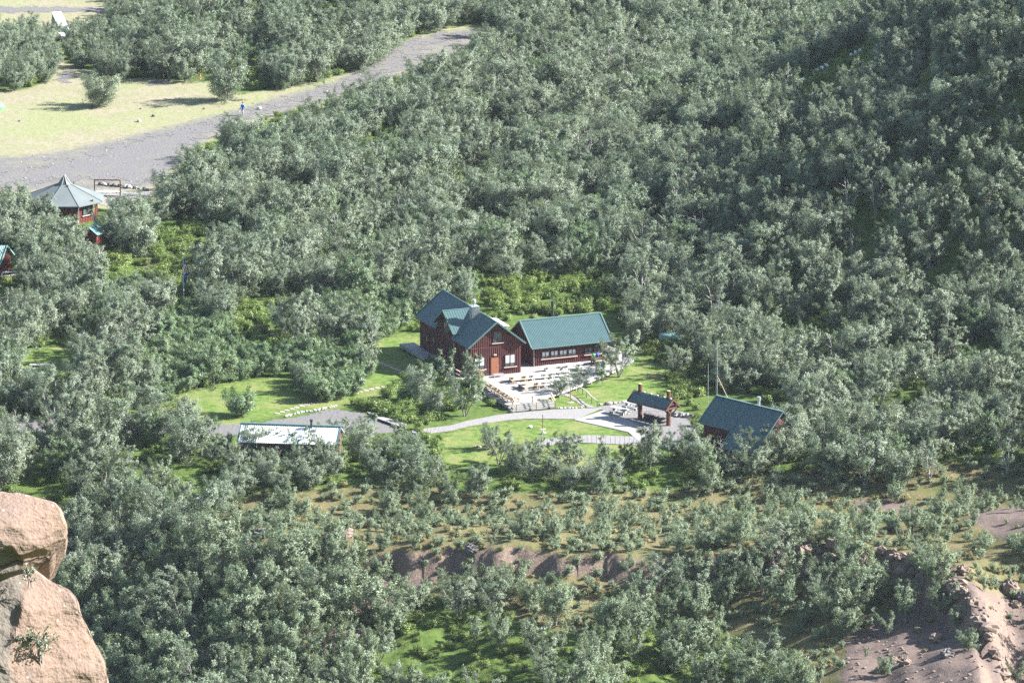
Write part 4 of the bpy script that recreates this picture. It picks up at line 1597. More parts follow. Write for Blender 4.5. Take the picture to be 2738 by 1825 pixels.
a = dloc(1322, 1027)
for k, w in enumerate(('top of the row', 'middle of the row', 'row end by the steps')):
    put_table(hl(a[0] + .05, a[1] - k * 2.5), BA - math.pi / 2, 'wood_tan', 'tan picnic table along the open terrace edge, ' + w)
a = dloc(1392, 1026, .45)
bn = thing('bench', hl(a[0], a[1] - .6), BA - math.pi / 2, 'loose white plank bench at the head of the table row', 'bench')
m = MB()
m.box(-1.3, 1.3, -.2, .2, .42, .48)
m.build('seat', 'wood_pale', bn)
for s in (-1, 1):
    m = MB()
    m.box(s * .9 - .06, s * .9 + .06, -.16, .16, 0, .42)
    m.box(s * .9 - .06, s * .9 + .06, -.35, .35, 0, .07)
    m.build('leg', 'wood_tan', bn)
P = at_z(1656, 1108)
put_table(P + [0, 0, .05], -.75, 'wood_grey', 'grey picnic table on the platform corner beside the shelter')
P = at_z(1690, 1094)
put_table(P + [0, 0, .05], -.75, 'wood_grey', 'grey picnic table on the paved yard behind the shelter post')
P = ground_pt(106, 990)
put_table(P, -.12, 'wood_grey', 'weathered picnic table in the small clearing with the instrument screen')
P = hl(10.2, .2)
put_table(P, BA + .1, 'wood_dark', 'dark picnic table loaded with coloured bags at the wing end')
P = hl(-7.4, 1.2)
bn = thing('bench', P, BA + math.pi / 2, 'dark timber bench against the long side wall of the lodge', 'bench')
m = MB()
m.box(-.9, .9, -.22, .22, .42, .48)
m.build('seat', 'wood_dark', bn)
for s in (-1, 1):
    m = MB()
    m.box(s * .65 - .06, s * .65 + .06, -.18, .18, 0, .42)
    m.build('leg', 'wood_dark', bn)


def cloth(name, c):
    M[name] = simple_mat(name, c, tuple(min(1, k * 1.25) for k in c), 6, .7, .3, bmp=.2)
    return name


def lump(mb, c, r, seed, mi=0, n=10, m=7, jit=.12):
    rr = np.random.default_rng(seed)
    vs, fs = [], []
    for i in range(m + 1):
        th = math.pi * i / m
        for k in range(n):
            ph = 2 * math.pi * k / n
            j = 1 + (rr.normal(0, jit) if 0 < i < m else 0)
            vs.append((c[0] + r[0] * j * math.sin(th) * math.cos(ph), c[1] + r[1] * j * math.sin(th) * math.sin(ph), c[2] + r[2] * j * math.cos(th)))
    for i in range(m):
        for k in range(n):
            a, b = i * n + k, i * n + (k + 1) % n
            fs.append((a, a + n, b + n, b))
    mb.add(vs, fs, mi)


def bag(P, c, label, r=(.22, .17, .28), seed=0):
    o = thing('backpack', P, random.uniform(0, 6), label, 'bag')
    m = MB()
    lump(m, (0, 0, r[2]), r, seed, jit=.06)
    m.build('bag_body', c, o, smooth=True)
    m = MB()
    lump(m, (0, -r[1] * .95, r[2] * .7), (r[0] * .6, r[1] * .45, r[2] * .5), seed + 1, jit=.05)
    m.build('pocket', c, o, smooth=True)
    m = MB()
    for s in (-1, 1):
        m.tube([(s * r[0] * .5, r[1] * .8, r[2] * 1.6), (s * r[0] * .55, r[1] * 1.25, r[2]), (s * r[0] * .5, r[1] * .85, r[2] * .3)], .02, 5)
    m.build('strap', 'black_metal', o)


for x, y, z, c, lab in ((9.4, .35, .75, (.02, .30, .14), 'green backpack on the dark table'), (10.0, .5, .75, (.03, .10, .42), 'navy blue backpack on the dark table'),
                        (10.25, -.75, .0, (.75, .28, .03), 'orange backpack beside the dark table'), (9.9, -1.25, 0, (.02, .25, .62), 'bright blue backpack on the terrace boards'),
                        (11.0, .3, .75, (.25, .60, .72), 'pale blue bag on the end of the dark table'), (11.6, -.3, 0, (.80, .62, .05), 'yellow bag at the end of the dark table')):
    bag(hl(x, y, z), cloth('fabric', c), lab, seed=int(abs(x * 100)))
bag(hl(-5.6, -.9, 0), cloth('fabric', (.70, .16, .05)), 'orange-red bag below the lodge gable window', (.3, .25, .42), 5)
rk = thing('metal_rack', hl(-3.2, -1.0, 0), BA, 'low grey metal rack outside the lodge door', 'rack')
m = MB()
m.box(-.65, .65, -.3, .3, .3, .34)
m.build('shelf', 'zinc', rk)
for sx in (-1, 1):
    for sy in (-1, 1):
        m = MB()
        m.box(sx * .6 - .03, sx * .6 + .03, sy * .26 - .03, sy * .26 + .03, 0, .3)
        m.build('leg', 'zinc', rk)

# ------------------------------------------------------------------ roofed shelter
SA = -math.pi / 4
P0 = at_z(1748, 1128)
sh = thing('roofed_shelter', (P0[0], P0[1], .045), SA, 'open shelter with green ribbed roof on two thick log posts', 'shelter')
RZ, HW, SL = 3.2, 1.2, .95
for s in (-1, 1):
    r = MB()
    roof_sheet(r, (-3.1, 0, RZ), (1, 0, 0), (0, s, -SL), 6.2, lambda u: 0.0, lambda u: HW * math.sqrt(1 + SL * SL), rib=.2)
    ro = r.build('roof', 'roof', sh)
    v = MB()
    for x in (-3.12, 3.12):
        v.beam((x, 0, RZ + .02), (x, s * HW, RZ - HW * SL + .02), .07, .18)
    v.build('verge_board', 'wood_log', ro)
m = MB()
for k in range(6):
    m.box(-2.6 + k * 1.05, -2.42 + k * 1.05, -.1, .1, RZ + .03, RZ + .09)
m.build('ridge_clip', 'stone_white', sh)
for x in (-2.2, 2.35):
    m = MB()
    m.tube([(x, 0, -.1), (x, 0, 2.0), (x, 0, 4.1)], [.27, .25, .23], 12)
    po = m.build('log_post', 'wood_log', sh, smooth=False)
    m = MB()
    m.tube([(x, 0, 4.1), (x, 0, 4.14)], [.23, .2], 12)
    m.build('log_end', 'lichen', po)
for x in (-2.2, 2.35, 2.95):
    m = MB()
    m.beam((x, -HW + .1, 2.15), (x, HW - .1, 2.15), .14, .16)
    m.beam((x, -.55, 2.6), (x, .55, 2.6), .12, .12)
    for s in (-1, 1):
        m.beam((x, s * .2, 1.5), (x, s * .85, 2.1), .12, .12)
    m.build('truss', 'wood_log', sh)
m = MB()
for s in (-1, 1):
    m.beam((-3.0, s * (HW - .15), 2.2), (3.0, s * (HW - .15), 2.2), .12, .14)
m.build('purlin', 'wood_log', sh)
gr = thing('stone_hearth', (P0[0] + .1, P0[1] + .4, .045), SA, 'dark stone hearth under the shelter roof', 'hearth')
for lay in range(4):
    for k in range(9):
        m = MB()
        x = -1.45 + k * .36 + (.18 if lay % 2 else 0)
        lump(m, (x, .1 * math.sin(k * 3 + lay), .12 + lay * .21), (.2, .55, .13), 40 + lay * 9 + k, n=7, m=4)
        m.build('stone', 'stone_dark', gr)

# low stone walls round the yard
def stone_wall(name, pts, label, mat, h=.45, size=.28, cat='wall'):
    P = [ground_pt(*p) for p in pts]
    root = thing(name, P[0], 0, label, cat)
    o = P[0]
    n = 0
    for j in range(len(P) - 1):
        L = np.linalg.norm(P[j + 1] - P[j])
        k = max(1, int(L / (size * 1.7)))
        for i in range(k):
            for lay in range(max(1, int(h / (size * 1.1)))):
                c = P[j] + (P[j + 1] - P[j]) * (i + .5 + random.uniform(-.2, .2)) / k - o
                m = MB()
                s = size * random.uniform(.65, 1.2)
                lump(m, (c[0] + random.uniform(-.1, .1), c[1] + random.uniform(-.1, .1), c[2] + s * .45 + lay * size * .95), (s * 1.05, s * .85, s * .75), n + 77, n=7, m=4, jit=.14)
                m.build('stone', random.choice(mat), root)
                n += 1
    return root


stone_wall('dry_stone_wall', [(1600, 1083), (1640, 1080), (1680, 1074), (1720, 1076)], 'low dry stone wall behind the grey picnic tables', ['stone_grey', 'stone_dark'])
stone_wall('dry_stone_wall', [(1790, 1110), (1830, 1116), (1865, 1118)], 'low dry stone wall between shelter and masted cabin', ['stone_grey', 'stone_dark'], .7)
stone_wall('stone_row', [(262, 494), (300, 497), (340, 502), (375, 507), (405, 511)], 'row of dark boulders at the edge of the gravel road', ['stone_dark', 'stone_dark', 'stone_grey'], .2, .36, 'stone row')
stone_wall('stone_row', [(1488, 1091), (1520, 1092), (1556, 1090), (1560, 1084)], 'pale edging stones of the little lawn by the steps', ['stone_grey', 'stone_white'], .1, .16, 'stone row')
stone_wall('stone_row', [(1370, 1105), (1362, 1092), (1345, 1075), (1325, 1058)], 'rubble stones under the terrace corner', ['stone_grey', 'stone_dark'], .1, .3, 'stone row')
stone_wall('stone_row', [(760, 1115), (800, 1104), (845, 1098), (900, 1085)], 'pale stones edging the gravel pad on the lawn', ['stone_white', 'stone_grey'], .1, .2, 'stone row')
stone_wall('stone_row', [(980, 1102), (1005, 1112), (1025, 1120)], 'small stones edging the gravel by the plank bridge', ['stone_white', 'stone_dark'], .1, .16, 'stone row')
stone_wall('stone_row', [(1265, 1195), (1300, 1194), (1340, 1193)], 'pale stones along the lower rim of the oval lawn', ['stone_white', 'stone_dark'], .1, .18, 'stone row')

# flagstone path across the lawn
fp = [(735, 1107), (800, 1087), (870, 1070), (930, 1056), (985, 1042), (1050, 1030)]
fp2 = [(1005, 965), (1040, 980), (1090, 1000)]
for q, (line, lab) in enumerate(((fp, 'brown flagstone path crossing the lawn towards the lodge'), (fp2, 'flagstone path in the shade beside the narrow terrace'))):
    P = [ground_pt(*p) for p in line]
    fr_ = thing('flagstone_path', P[0], 0, lab, 'path')
    fr_['kind'] = 'structure'
    for j in range(len(P) - 1):
        L = np.linalg.norm(P[j + 1] - P[j])
        for i in range(int(L / .75)):
            c = P[j] + (P[j + 1] - P[j]) * (i + .5) / int(L / .75) - P[0]
            m = MB()
            poly = []
            for k in range(7):
                an = 2 * math.pi * k / 7
                rr = random.uniform(.30, .42)
                poly.append((c[0] + math.cos(an) * rr, c[1] + math.sin(an) * rr))
            m.prism(poly, c[2] - .03, c[2] + .05)
            m.build('flagstone', 'flagstone', fr_)

# ------------------------------------------------------------------ cabin with aerial masts
CA = -math.pi / 4
RZ = 5.6
PL = at_z(1916, 1056.5, RZ)
cb = thing('masted_cabin', (PL[0], PL[1], 0), CA, 'brown cabin with large green ribbed roof and a step in its eave', 'building')
SLC = .88
LR = 10.4
r = MB()
cc = math.sqrt(1 + SLC * SLC)
roof_sheet(r, (0, 0, RZ), (1, 0, 0), (0, -1, -SLC), LR, lambda u: 0.0, lambda u: (3.05 if u < 5.2 else 4.9) * cc, rib=.22, extra=(5.2,))
fr_ = r.build('roof', 'roof', cb)
r = MB()
roof_sheet(r, (0, 0, RZ), (1, 0, 0), (0, 1, -SLC), LR, lambda u: 0.0, lambda u: 3.1 * cc, rib=.22)
r.build('roof', 'roof', cb)
m = MB()
m.beam((0, 0, RZ + .03), (LR, 0, RZ + .03), .3, .06)
for k in range(7):
    m.beam((1.3 + k * 1.35, 0, RZ + .03), (1.3 + k * 1.35, -(2.9 if k < 3 else 4.8), RZ - (2.9 if k < 3 else 4.8) * SLC + .035), .05, .035)
m.beam((0, 0, RZ + .04), (0, -3.05, RZ - 3.05 * SLC + .04), .16, .08)
m.beam((LR, 0, RZ + .04), (LR, -4.9, RZ - 4.9 * SLC + .04), .16, .08)
m.beam((5.2, -3.05, RZ - 3.05 * SLC + .04), (5.2, -4.9, RZ - 4.9 * SLC + .04), .14, .08)
m.build('roof_seam', 'roof_trim', fr_)
m = MB()
m.prism([(.5, -2.6), (5.3, -2.6), (5.3, -4.4), (LR - .4, -4.4), (LR - .4, 2.6), (.5, 2.6)], -1.5, 1.35)
zc_ = lambda y: RZ - .15 - abs(y) * SLC
for x, lo in ((.5, -2.6), (LR - .4, -4.4)):
    e = .1 if x < 2 else -.1
    vs = [(x, lo, 1.35), (x, 2.6, 1.35), (x, 2.6, zc_(2.6)), (x, 0, zc_(0)), (x, lo, zc_(lo))]
    vs += [(x + e, b, c) for a, b, c in vs]
    m.add(vs, [(0, 4, 3, 2, 1), (5, 6, 7, 8, 9), (0, 1, 6, 5), (1, 2, 7, 6), (2, 3, 8, 7), (3, 4, 9, 8), (4, 0, 5, 9)])
m.prism([(.5, -2.6), (5.3, -2.6), (5.3, -2.4), (.5, -2.4)], 1.35, zc_(2.6))
ribs(m, (.5, -2.6), (5.3, -2.6), lambda t: zc_(2.6) - .02, .27, .11, .05, (0, -1), -.5)
m.build('wall', 'wall', cb)
window(cb, (1, 0), (3.0, -2.65, 1.6), 1.0, .9, 2, (0, -1))
m = MB()
m.tube([(6.2, .45, 4.6), (6.2, .45, 6.1)], .16, 10)
m.tube([(6.2, .45, 6.1), (6.2, .45, 6.5)], .21, 10)
m.build('flue_pipe', 'zinc', cb)


def mast(px, py_top, py_foot, label, extra=None, r=.035):
    B = ground_pt(px, py_foot)
    top = (py_foot - py_top) / 21.7
    o = thing('aerial_mast', B, 0, label, 'mast')
    m = MB()
    m.tube([(0, 0, -.2), (0, 0, top * .6), (0, 0, top)], [r, r, r * .7], 7)
    m.build('pole', 'zinc', o)
    if extra:
        extra(o, top)
    return o


def guy(o, top):
    m = MB()
    m.tube([(0, 0, top * .52), (1.85, .5, 0)], .04, 6)
    m.build('brace', 'wood_tan', o)
    m = MB()
    for k in range(5):
        m.box(-.02, .25 - .03 * k, -.02, .02, top * .5 + k * .7, top * .5 + k * .7 + .04)
    m.tube([(-.14, 0, top * .25), (-.14, 0, top * .92)], .02, 5)
    m.build('aerial', 'zinc', o)


mast(1893, 975, 1100, 'plain white pole standing beside the masted cabin')
mast(1917, 925, 1095, 'tall white aerial mast with a slanting brace behind the cabin', guy, .045)

# ------------------------------------------------------------------ white-roofed shed in the trees below the lawn
RZ = 3.4
PL = at_z(645, 1131, RZ)
PR = at_z(911, 1140, RZ)
an = math.atan2(PR[1] - PL[1], PR[0] - PL[0])
ws = thing('white_roofed_shed', (PL[0], PL[1], 0), an, 'long low shed with glaring white metal roof and green ridge', 'building')
Lw = float(np.linalg.norm((PR - PL)[:2]))
for s in (-1, 1):
    r = MB()
    roof_sheet(r, (0, 0, RZ), (1, 0, 0), (0, s, -.5), Lw, lambda u: 0.0, lambda u: 3.2, rib=.25)
    r.build('roof', 'roof_white_and_glare', ws)
m = MB()
m.beam((-.05, 0, RZ + .05), (Lw + .05, 0, RZ + .05), .42, .1)
m.beam((Lw, 0, RZ + .03), (Lw, -2.85, RZ - 1.43 + .03), .16, .1)
m.beam((0, 0, RZ + .03), (0, -2.85, RZ - 1.43 + .03), .16, .1)
m.build('ridge_cap', 'roof_trim', ws)
m = MB()
m.prism([(.3, -2.5), (Lw - .3, -2.5), (Lw - .3, 2.5), (.3, 2.5)], -.3, 2.05)
for x in (.3, Lw - .4):
    m.add([(x, -2.5, 2.05), (x, 2.5, 2.05), (x, 0, RZ - .12), (x + .1, -2.5, 2.05), (x + .1, 2.5, 2.05), (x + .1, 0, RZ - .12)], [(0, 2, 1), (3, 4, 5), (0, 1, 4, 3), (1, 2, 5, 4), (2, 0, 3, 5)])
ribs(m, (.3, -2.5), (Lw - .3, -2.5), lambda t: 2.0, .3, .11, .05, (0, -1), 0)
m.build('wall', 'wall', ws)
m = MB()
m.tube([(8.1, -.3, 3.1), (8.1, -.3, 4.0)], .13, 8)
m.tube([(8.1, -.3, 4.0), (8.1, -.3, 4.2)], .2, 8)
m.build('flue_pipe', 'black_metal', ws)
# ------------------------------------------------------------------ octagonal hut
P = at_z(173.5, 530, 2.4)
oh = thing('octagonal_hut', (P[0], P[1], 0), 0, 'dark red octagonal hut with grey felt roof and glazed peak', 'building')
R1, R0, EZ, TZ = 5.25, .85, 2.45, 4.3
oc = lambda R, k: (R * math.cos(math.pi / 8 + k * math.pi / 4), R * math.sin(math.pi / 8 + k * math.pi / 4))
for k in range(8):
    a, b = oc(R1, k), oc(R1, k + 1)
    c, d = oc(R0, k + 1), oc(R0, k)
    m = MB()
    m.add([(*a, EZ), (*b, EZ), (*c, TZ), (*d, TZ), (*a, EZ - .12), (*b, EZ - .12), (*c, TZ - .12), (*d, TZ - .12)], [(0, 1, 2, 3), (7, 6, 5, 4), (0, 4, 5, 1), (2, 6, 7, 3), (1, 5, 6, 2), (3, 7, 4, 0)])
    ro = m.build('roof_panel', 'roof_grey', oh)
    m = MB()
    m.beam((*a, EZ + .02), (*d, TZ + .02), .1, .06)
    m.build('hip_cap', 'roof_grey', ro)
m = MB()
w = [oc(4.35, k) for k in range(8)]
m.prism(w, -.3, 2.7)
for k in range(8):
    a, b = np.array(oc(4.35, k)), np.array(oc(4.35, k + 1))
    o_ = (a + b) / np.linalg.norm(a + b)
    ribs(m, a, b, lambda t: 2.6, .27, .11, .05, tuple(o_), 0)
m.build('wall', 'wall', oh)
# one face of the hut is in redder boards
for k in (6,):
    a, b = np.array(oc(4.41, k)), np.array(oc(4.41, k + 1))
    o_ = (a + b) / np.linalg.norm(a + b)
    ax = (b - a) / np.linalg.norm(b - a)
    m = MB()
    m.prism([tuple(a), tuple(b), tuple(b + o_ * .03), tuple(a + o_ * .03)], 0, 2.4)
    ribs(m, a, b, lambda t: 2.4, .27, .11, .07, tuple(o_), 0)
    m.build('red_wall', 'wall_red', oh)
    window(oh, tuple(ax), (*((a + b) / 2 + o_ * .08), 1.45), 1.5, 1.0, 2, tuple(o_))
for k in range(8):
    a, b = oc(R0 + .05, k), oc(R0 + .05, k + 1)
    m = MB()
    m.add([(*a, TZ - .05), (*b, TZ - .05), (0, 0, TZ + 1.15)], [(0, 1, 2)])
    m.build('peak_pane', 'glass', oh)
m = MB()
for k in range(8):
    m.beam((*oc(R0 + .06, k), TZ - .02), (0, 0, TZ + 1.18), .07, .07)
m.tube([(0, 0, TZ + 1.1), (0, 0, TZ + 1.4)], [.06, .02], 6)
m.build('peak_frame', 'wood_grey', oh)
for k in range(0, 8, 2):
    m = MB()
    c = np.array(oc(R0 + .35, k))
    m.tube([(c[0], c[1], TZ - .3), (c[0], c[1], TZ + .1)], .07, 6)
    m.build('spotlight', 'black_metal', oh)
m = MB()
c = oc(5.1, 6)
m.tube([(c[0], c[1] + .05, -.2), (c[0], c[1] + .05, EZ)], .05, 6)
m.build('downpipe', 'zinc', oh)

# timber frame by the hut
A, B = ground_pt(253, 523), ground_pt(320, 533)
B[1] = A[1] - .3
tf = thing('swing_frame', A, 0, 'rusty brown frame of two posts and a crossbar holding a pale plank by the hut', 'swing frame')
dv = B - A
for p in ((0, 0, 0), (dv[0], dv[1], 0)):
    m = MB()
    m.beam((p[0], p[1], -.2), (p[0], p[1], 2.1), .14, .14, up=(0, 1, 0))
    m.build('post', 'rust', tf)
m = MB()
m.beam((0, 0, 2.1), (dv[0], dv[1], 2.1), .12, .12)
m.build('crossbar', 'rust', tf)
m = MB()
m.beam((0, -.05, .42), (dv[0], dv[1] - .05, .42), .1, .1)
m.build('lower_bar', 'rust', tf)
m = MB()
m.beam((.1, -.1, .52), (dv[0] - .1, dv[1] - .1, .52), .75, .06)
m.build('plank', 'wood_pale', tf)

# outhouse with pale roof below the hut
P = at_z(250, 615, 2.0)
ou = thing('outhouse', (P[0], P[1], 0), -.55, 'small outhouse with pale green roof below the octagonal hut', 'building')
r = MB()
roof_sheet(r, (0, -1.3, 2.7), (0, 1, 0), (1, 0, -.62), 2.6, lambda u: 0.0, lambda u: 1.75, rib=.2)
r.build('roof', 'roof_pale', ou)
r = MB()
roof_sheet(r, (0, -1.3, 2.7), (0, 1, 0), (-1, 0, -.62), 2.6, lambda u: 0.0, lambda u: 1.4, rib=.2)
r.build('roof', 'roof_pale', ou)
m = MB()
m.box(-1.0, 1.2, -1.1, 1.1, -.2, 1.9)
m.build('wall', 'wall_red', ou)
m = MB()
m.tube([(-.2, .6, 2.5), (-.2, .6, 3.4)], .13, 8)
m.build('vent_pipe', 'zinc', ou)

# little red cabin at the path's end
P = at_z(19.4, 657, 3.9)
rc_ = thing('red_cabin', (P[0], P[1], 0), -.28, 'small red cabin with pale green roof and an outdoor table', 'building')
for s in (-1, 1):
    r = MB()
    roof_sheet(r, (0, 0, 3.9), (-1, 0, 0), (0, s, -.68), 5.2, lambda u: 0.0, lambda u: 3.15, rib=.22)
    ro = r.build('roof', 'roof_pale', rc_)
    m = MB()
    m.beam((0, 0, 3.93), (0, s * 2.6, 2.16), .08, .16)
    m.build('verge_board', 'roof_pale', ro)
m = MB()
m.box(-4.8, -.4, -2.2, 2.2, -.2, 2.25)
m.add([(-.4, -2.2, 2.25), (-.4, 2.2, 2.25), (-.4, 0, 3.75), (-.5, -2.2, 2.25), (-.5, 2.2, 2.25), (-.5, 0, 3.75)], [(0, 1, 2), (5, 4, 3), (0, 3, 4, 1), (1, 4, 5, 2), (2, 5, 3, 0)])
ribs(m, (-.4, -2.2), (-.4, 2.2), lambda t: 2.25 + 1.4 * (1 - abs(2 * t - 1)), .27, .11, .05, (1, 0), 0)
ribs(m, (-4.8, -2.2), (-.4, -2.2), lambda t: 2.2, .27, .11, .05, (0, -1), 0)
m.build('wall', 'wall_red', rc_)
P = ground_pt(18, 742)
put_table(P, .5, 'wood_pale', 'pale picnic table beside the little red cabin')

# ------------------------------------------------------------------ flagpole
B = ground_pt(491, 800)
fp_ = thing('flagpole', B, 0, 'white flagpole with a limp blue flag crossed in white and red', 'flagpole')
ph = (800 - 682) / 21.2
m = MB()
m.tube([(0, 0, -.2), (0, 0, ph)], [.07, .045], 8)
m.build('pole', 'white', fp_)
m = MB()
lump(m, (0, 0, ph + .07), (.09, .09, .09), 3, jit=0)
m.build('finial', 'white', fp_, smooth=True)
cloth('flag_blue', (.01, .06, .42))
cloth('flag_white', (.75, .75, .75))
cloth('flag_red', (.62, .03, .05))
nz, nx = 40, 18
vs, fs, mi = [], [], []
fl_h, fl_w = 3.0, .42
for j in range(nz + 1):
    t = j / nz
    for i in range(nx + 1):
        u = i / nx
        wfold = fl_w * (.35 + .65 * min(1, t * 1.6)) * (1 if t < .85 else 1 - (t - .85) * 2.0)
        x = .06 + u * wfold
        y = .09 * math.sin(u * 9 + t * 2.0) * (.4 + u)
        vs.append((x, y, ph - .35 - t * fl_h - .15 * math.sin(u * 3)))
for j in range(nz):
    for i in range(nx):
        a = j * (nx + 1) + i
        fs.append((a, a + 1, a + nx + 2, a + nx + 1))
        s = (j / nz) * 1.15 + (i / nx) * .35         # the cross runs aslant over the hanging folds
        c = 0
        d1 = abs(s - .62)
        if d1 < .19:
            c = 1
        if d1 < .095:
            c = 2
        mi.append(c)
m = MB()
m.v, m.f, m.m = vs, fs, mi
fo = m.build('flag', ['flag_blue', 'flag_white', 'flag_red'], fp_, smooth=True)
sm = fo.modifiers.new('cloth_thickness', 'SOLIDIFY')
sm.thickness = .012

# ------------------------------------------------------------------ instrument screen and rain gauge
B = ground_pt(222, 940)
sc_ = thing('instrument_screen', B, .3, 'white louvred instrument screen on legs with white steps beside it', 'weather box')
for sx in (-1, 1):
    for sy in (-1, 1):
        m = MB()
        m.box(sx * .28 - .04, sx * .28 + .04, sy * .28 - .04, sy * .28 + .04, -.1, 1.3)
        m.build('leg', 'white', sc_)
m = MB()
m.box(-.36, .36, -.36, .36, 1.3, 2.0)
for k in range(6):
    m.box(-.38, .38, -.40, -.36, 1.34 + k * .11, 1.40 + k * .11)
m.build('louvred_box', 'white', sc_)
m = MB()
m.add([(-.5, -.5, 2.02), (.5, -.5, 2.02), (.5, .5, 2.02), (-.5, .5, 2.02), (0, -.5, 2.25), (0, .5, 2.25)], [(0, 3, 2, 1), (0, 1, 4), (1, 2, 5, 4), (2, 3, 5), (3, 0, 4, 5)])
m.build('roof', 'white', sc_)
m = MB()
for k in range(3):
    m.box(-.85 + .0, -.35, -.9 + k * .2, -.7 + k * .2, .18 + k * .22, .22 + k * .22)
m.beam((-.83, -.95, .0), (-.83, -.3, .75), .05, .08)
m.beam((-.37, -.95, .0), (-.37, -.3, .75), .05, .08)
m.build('step', 'white', sc_)
B = ground_pt(82, 925)
rg = thing('rain_gauge', B, 0, 'white funnel-topped rain gauge on a post among the shrubs', 'rain gauge')
m = MB()
m.tube([(0, 0, -.1), (0, 0, .85)], .06, 8)
m.build('post', 'white', rg)
m = MB()
m.tube([(0, 0, .8), (0, 0, 1.0), (0, 0, 1.05)], [.08, .36, .36], 12)
m.build('funnel', 'white', rg)

# ------------------------------------------------------------------ green tank among the birches
B = ground_pt(1795, 925)
tk = thing('storage_tank', B, .05, 'pale green horizontal tank half hidden in the birches', 'tank')
m = MB()
m.tube([(-1.5, 0, 1.1), (-1.35, 0, 1.1), (1.35, 0, 1.1), (1.5, 0, 1.1)], [.3, .55, .55, .3], 14)
m.build('tank_shell', 'roof_pale', tk, smooth=True)
for s in (-1, 1):
    m = MB()
    m.box(s * .8 - .1, s * .8 + .1, -.4, .4, -.2, .75)
    m.build('saddle', 'stone_grey', tk)

# thin brown posts on the lawns
for px, py, top, lab in ((1451, 1147, 1.75, 'thin rusty post on the oval lawn'), (1525, 1075, 1.75, 'thin rusty post on the little lawn by the ramp')):
    B = ground_pt(px, py)
    o = thing('path_post', B, 0, lab, 'post')
    m = MB()
    m.tube([(0, 0, -.1), (0, 0, top)], .045, 7)
    m.build('shaft', 'rust', o)
    m = MB()
    lump(m, (0, 0, 0), (.4, .4, .06), 3, jit=.1)
    m.build('soil_collar', 'flagstone', o)
for px, py, s, mt, lab in ((1418, 1143, .22, 'stone_white', 'pale stone lying on the oval lawn beside the rusty post'), (1453, 1160, .26, 'stone_white', 'pale stone on the oval lawn near its lower rim'),
                           (693, 293, .32, 'stone_white', 'white painted stone at the edge of the gravel road'), (545, 208 + 84, .16, 'stone_dark', 'small dark stone on the camping field grass'), (410, 312, .24, 'stone_dark', 'dark stone in the green patch of the field'),
                           (372, 326, .28, 'stone_grey', 'grey stone in the green patch of the field'), (376, 292, .14, 'stone_dark', 'tiny dark stone on the open field'), (52, 325, .16, 'stone_dark', 'dark stone on the bare side of the field')):
    B = ground_pt(px, py)
    m = MB()
    lump(m, (0, 0, s * .55), (s * 1.1, s * .9, s * .8), int(px), n=9, m=6)
    tag(m.build('stone', mt, None, loc=B), lab, 'stone')

# ------------------------------------------------------------------ timber steps up the hillside
line = [(1775, 390), (1815, 368), (1880, 335), (1960, 298), (2040, 263), (2070, 250), (2140, 222), (2235, 165), (2275, 148), (2335, 112)]
P = [ground_pt(*p) for p in line]
st = thing('timber_steps', P[0], 0, 'long flight of pale timber steps climbing the wooded hillside', 'steps')
acc = []
for j in range(len(P) - 1):
    n = max(1, int(np.linalg.norm((P[j + 1] - P[j])[:2]) / .55))
    for i in range(n):
        acc.append((P[j] + (P[j + 1] - P[j]) * i / n, P[j + 1] - P[j]))
for c, d in acc:
    z = float(H(c[0], c[1])) + .14 - P[0][2]
    an = math.atan2(d[1], d[0])
    m = MB()
    m.box(-.17, .17, -.75, .75, -.05, .05)
    o = m.build('tread', 'wood_pale', st)
    o.location = (c[0] - P[0][0], c[1] - P[0][1], z)
    o.rotation_euler = (0, 0, an)
m0 = MB()
for j in range(len(acc) - 1):
    for s in (-1, 1):
        a, b = acc[j], acc[j + 1]
        nrm = np.array([-a[1][1], a[1][0], 0]) / np.linalg.norm(a[1][:2]) * .78 * s
        za, zb = float(H(*a[0][:2])) + .02, float(H(*b[0][:2])) + .02
        m0.beam(np.array([a[0][0], a[0][1], za]) + nrm - P[0], np.array([b[0][0], b[0][1], zb]) + nrm - P[0], .08, .18)
m0.build('stringer', 'wood_grey', st)

# ------------------------------------------------------------------ people


def skin_body(name, joints, bones, mats, paint, parent):
    """one continuous figure grown over a jointed skeleton; paint(z, x, y) picks the cloth of each face"""
    me = bpy.data.meshes.new(name)
    names = list(joints)
    me.from_pydata([joints[n][0] for n in names], [(names.index(a), names.index(b)) for a, b in bones], [])
    ob = bpy.data.objects.new(name, me)
    col.objects.link(ob)
    md = ob.modifiers.new('skin', 'SKIN')
    for i, n in enumerate(names):
        r = joints[n][1]
        me.skin_vertices[0].data[i].radius = (r, r) if isinstance(r, (int, float)) else r
    me.skin_vertices[0].data[names.index('pelvis')].use_root = True
    sb = ob.modifiers.new('smooth', 'SUBSURF')
    sb.levels = sb.render_levels = 2
    dg = bpy.context.evaluated_depsgraph_get()
    out = bpy.data.meshes.new_from_object(ob.evaluated_get(dg))
    bpy.data.objects.remove(ob)
    out.name = name
    out.materials.clear()
    for m in mats:
        out.materials.append(M[m])
    for p in out.polygons:
        p.use_smooth = True
        c = p.center
        p.material_index = paint(c.x, c.y, c.z)
    o = bpy.data.objects.new(name, out)
    col.objects.link(o)
    o.parent = parent
    return o


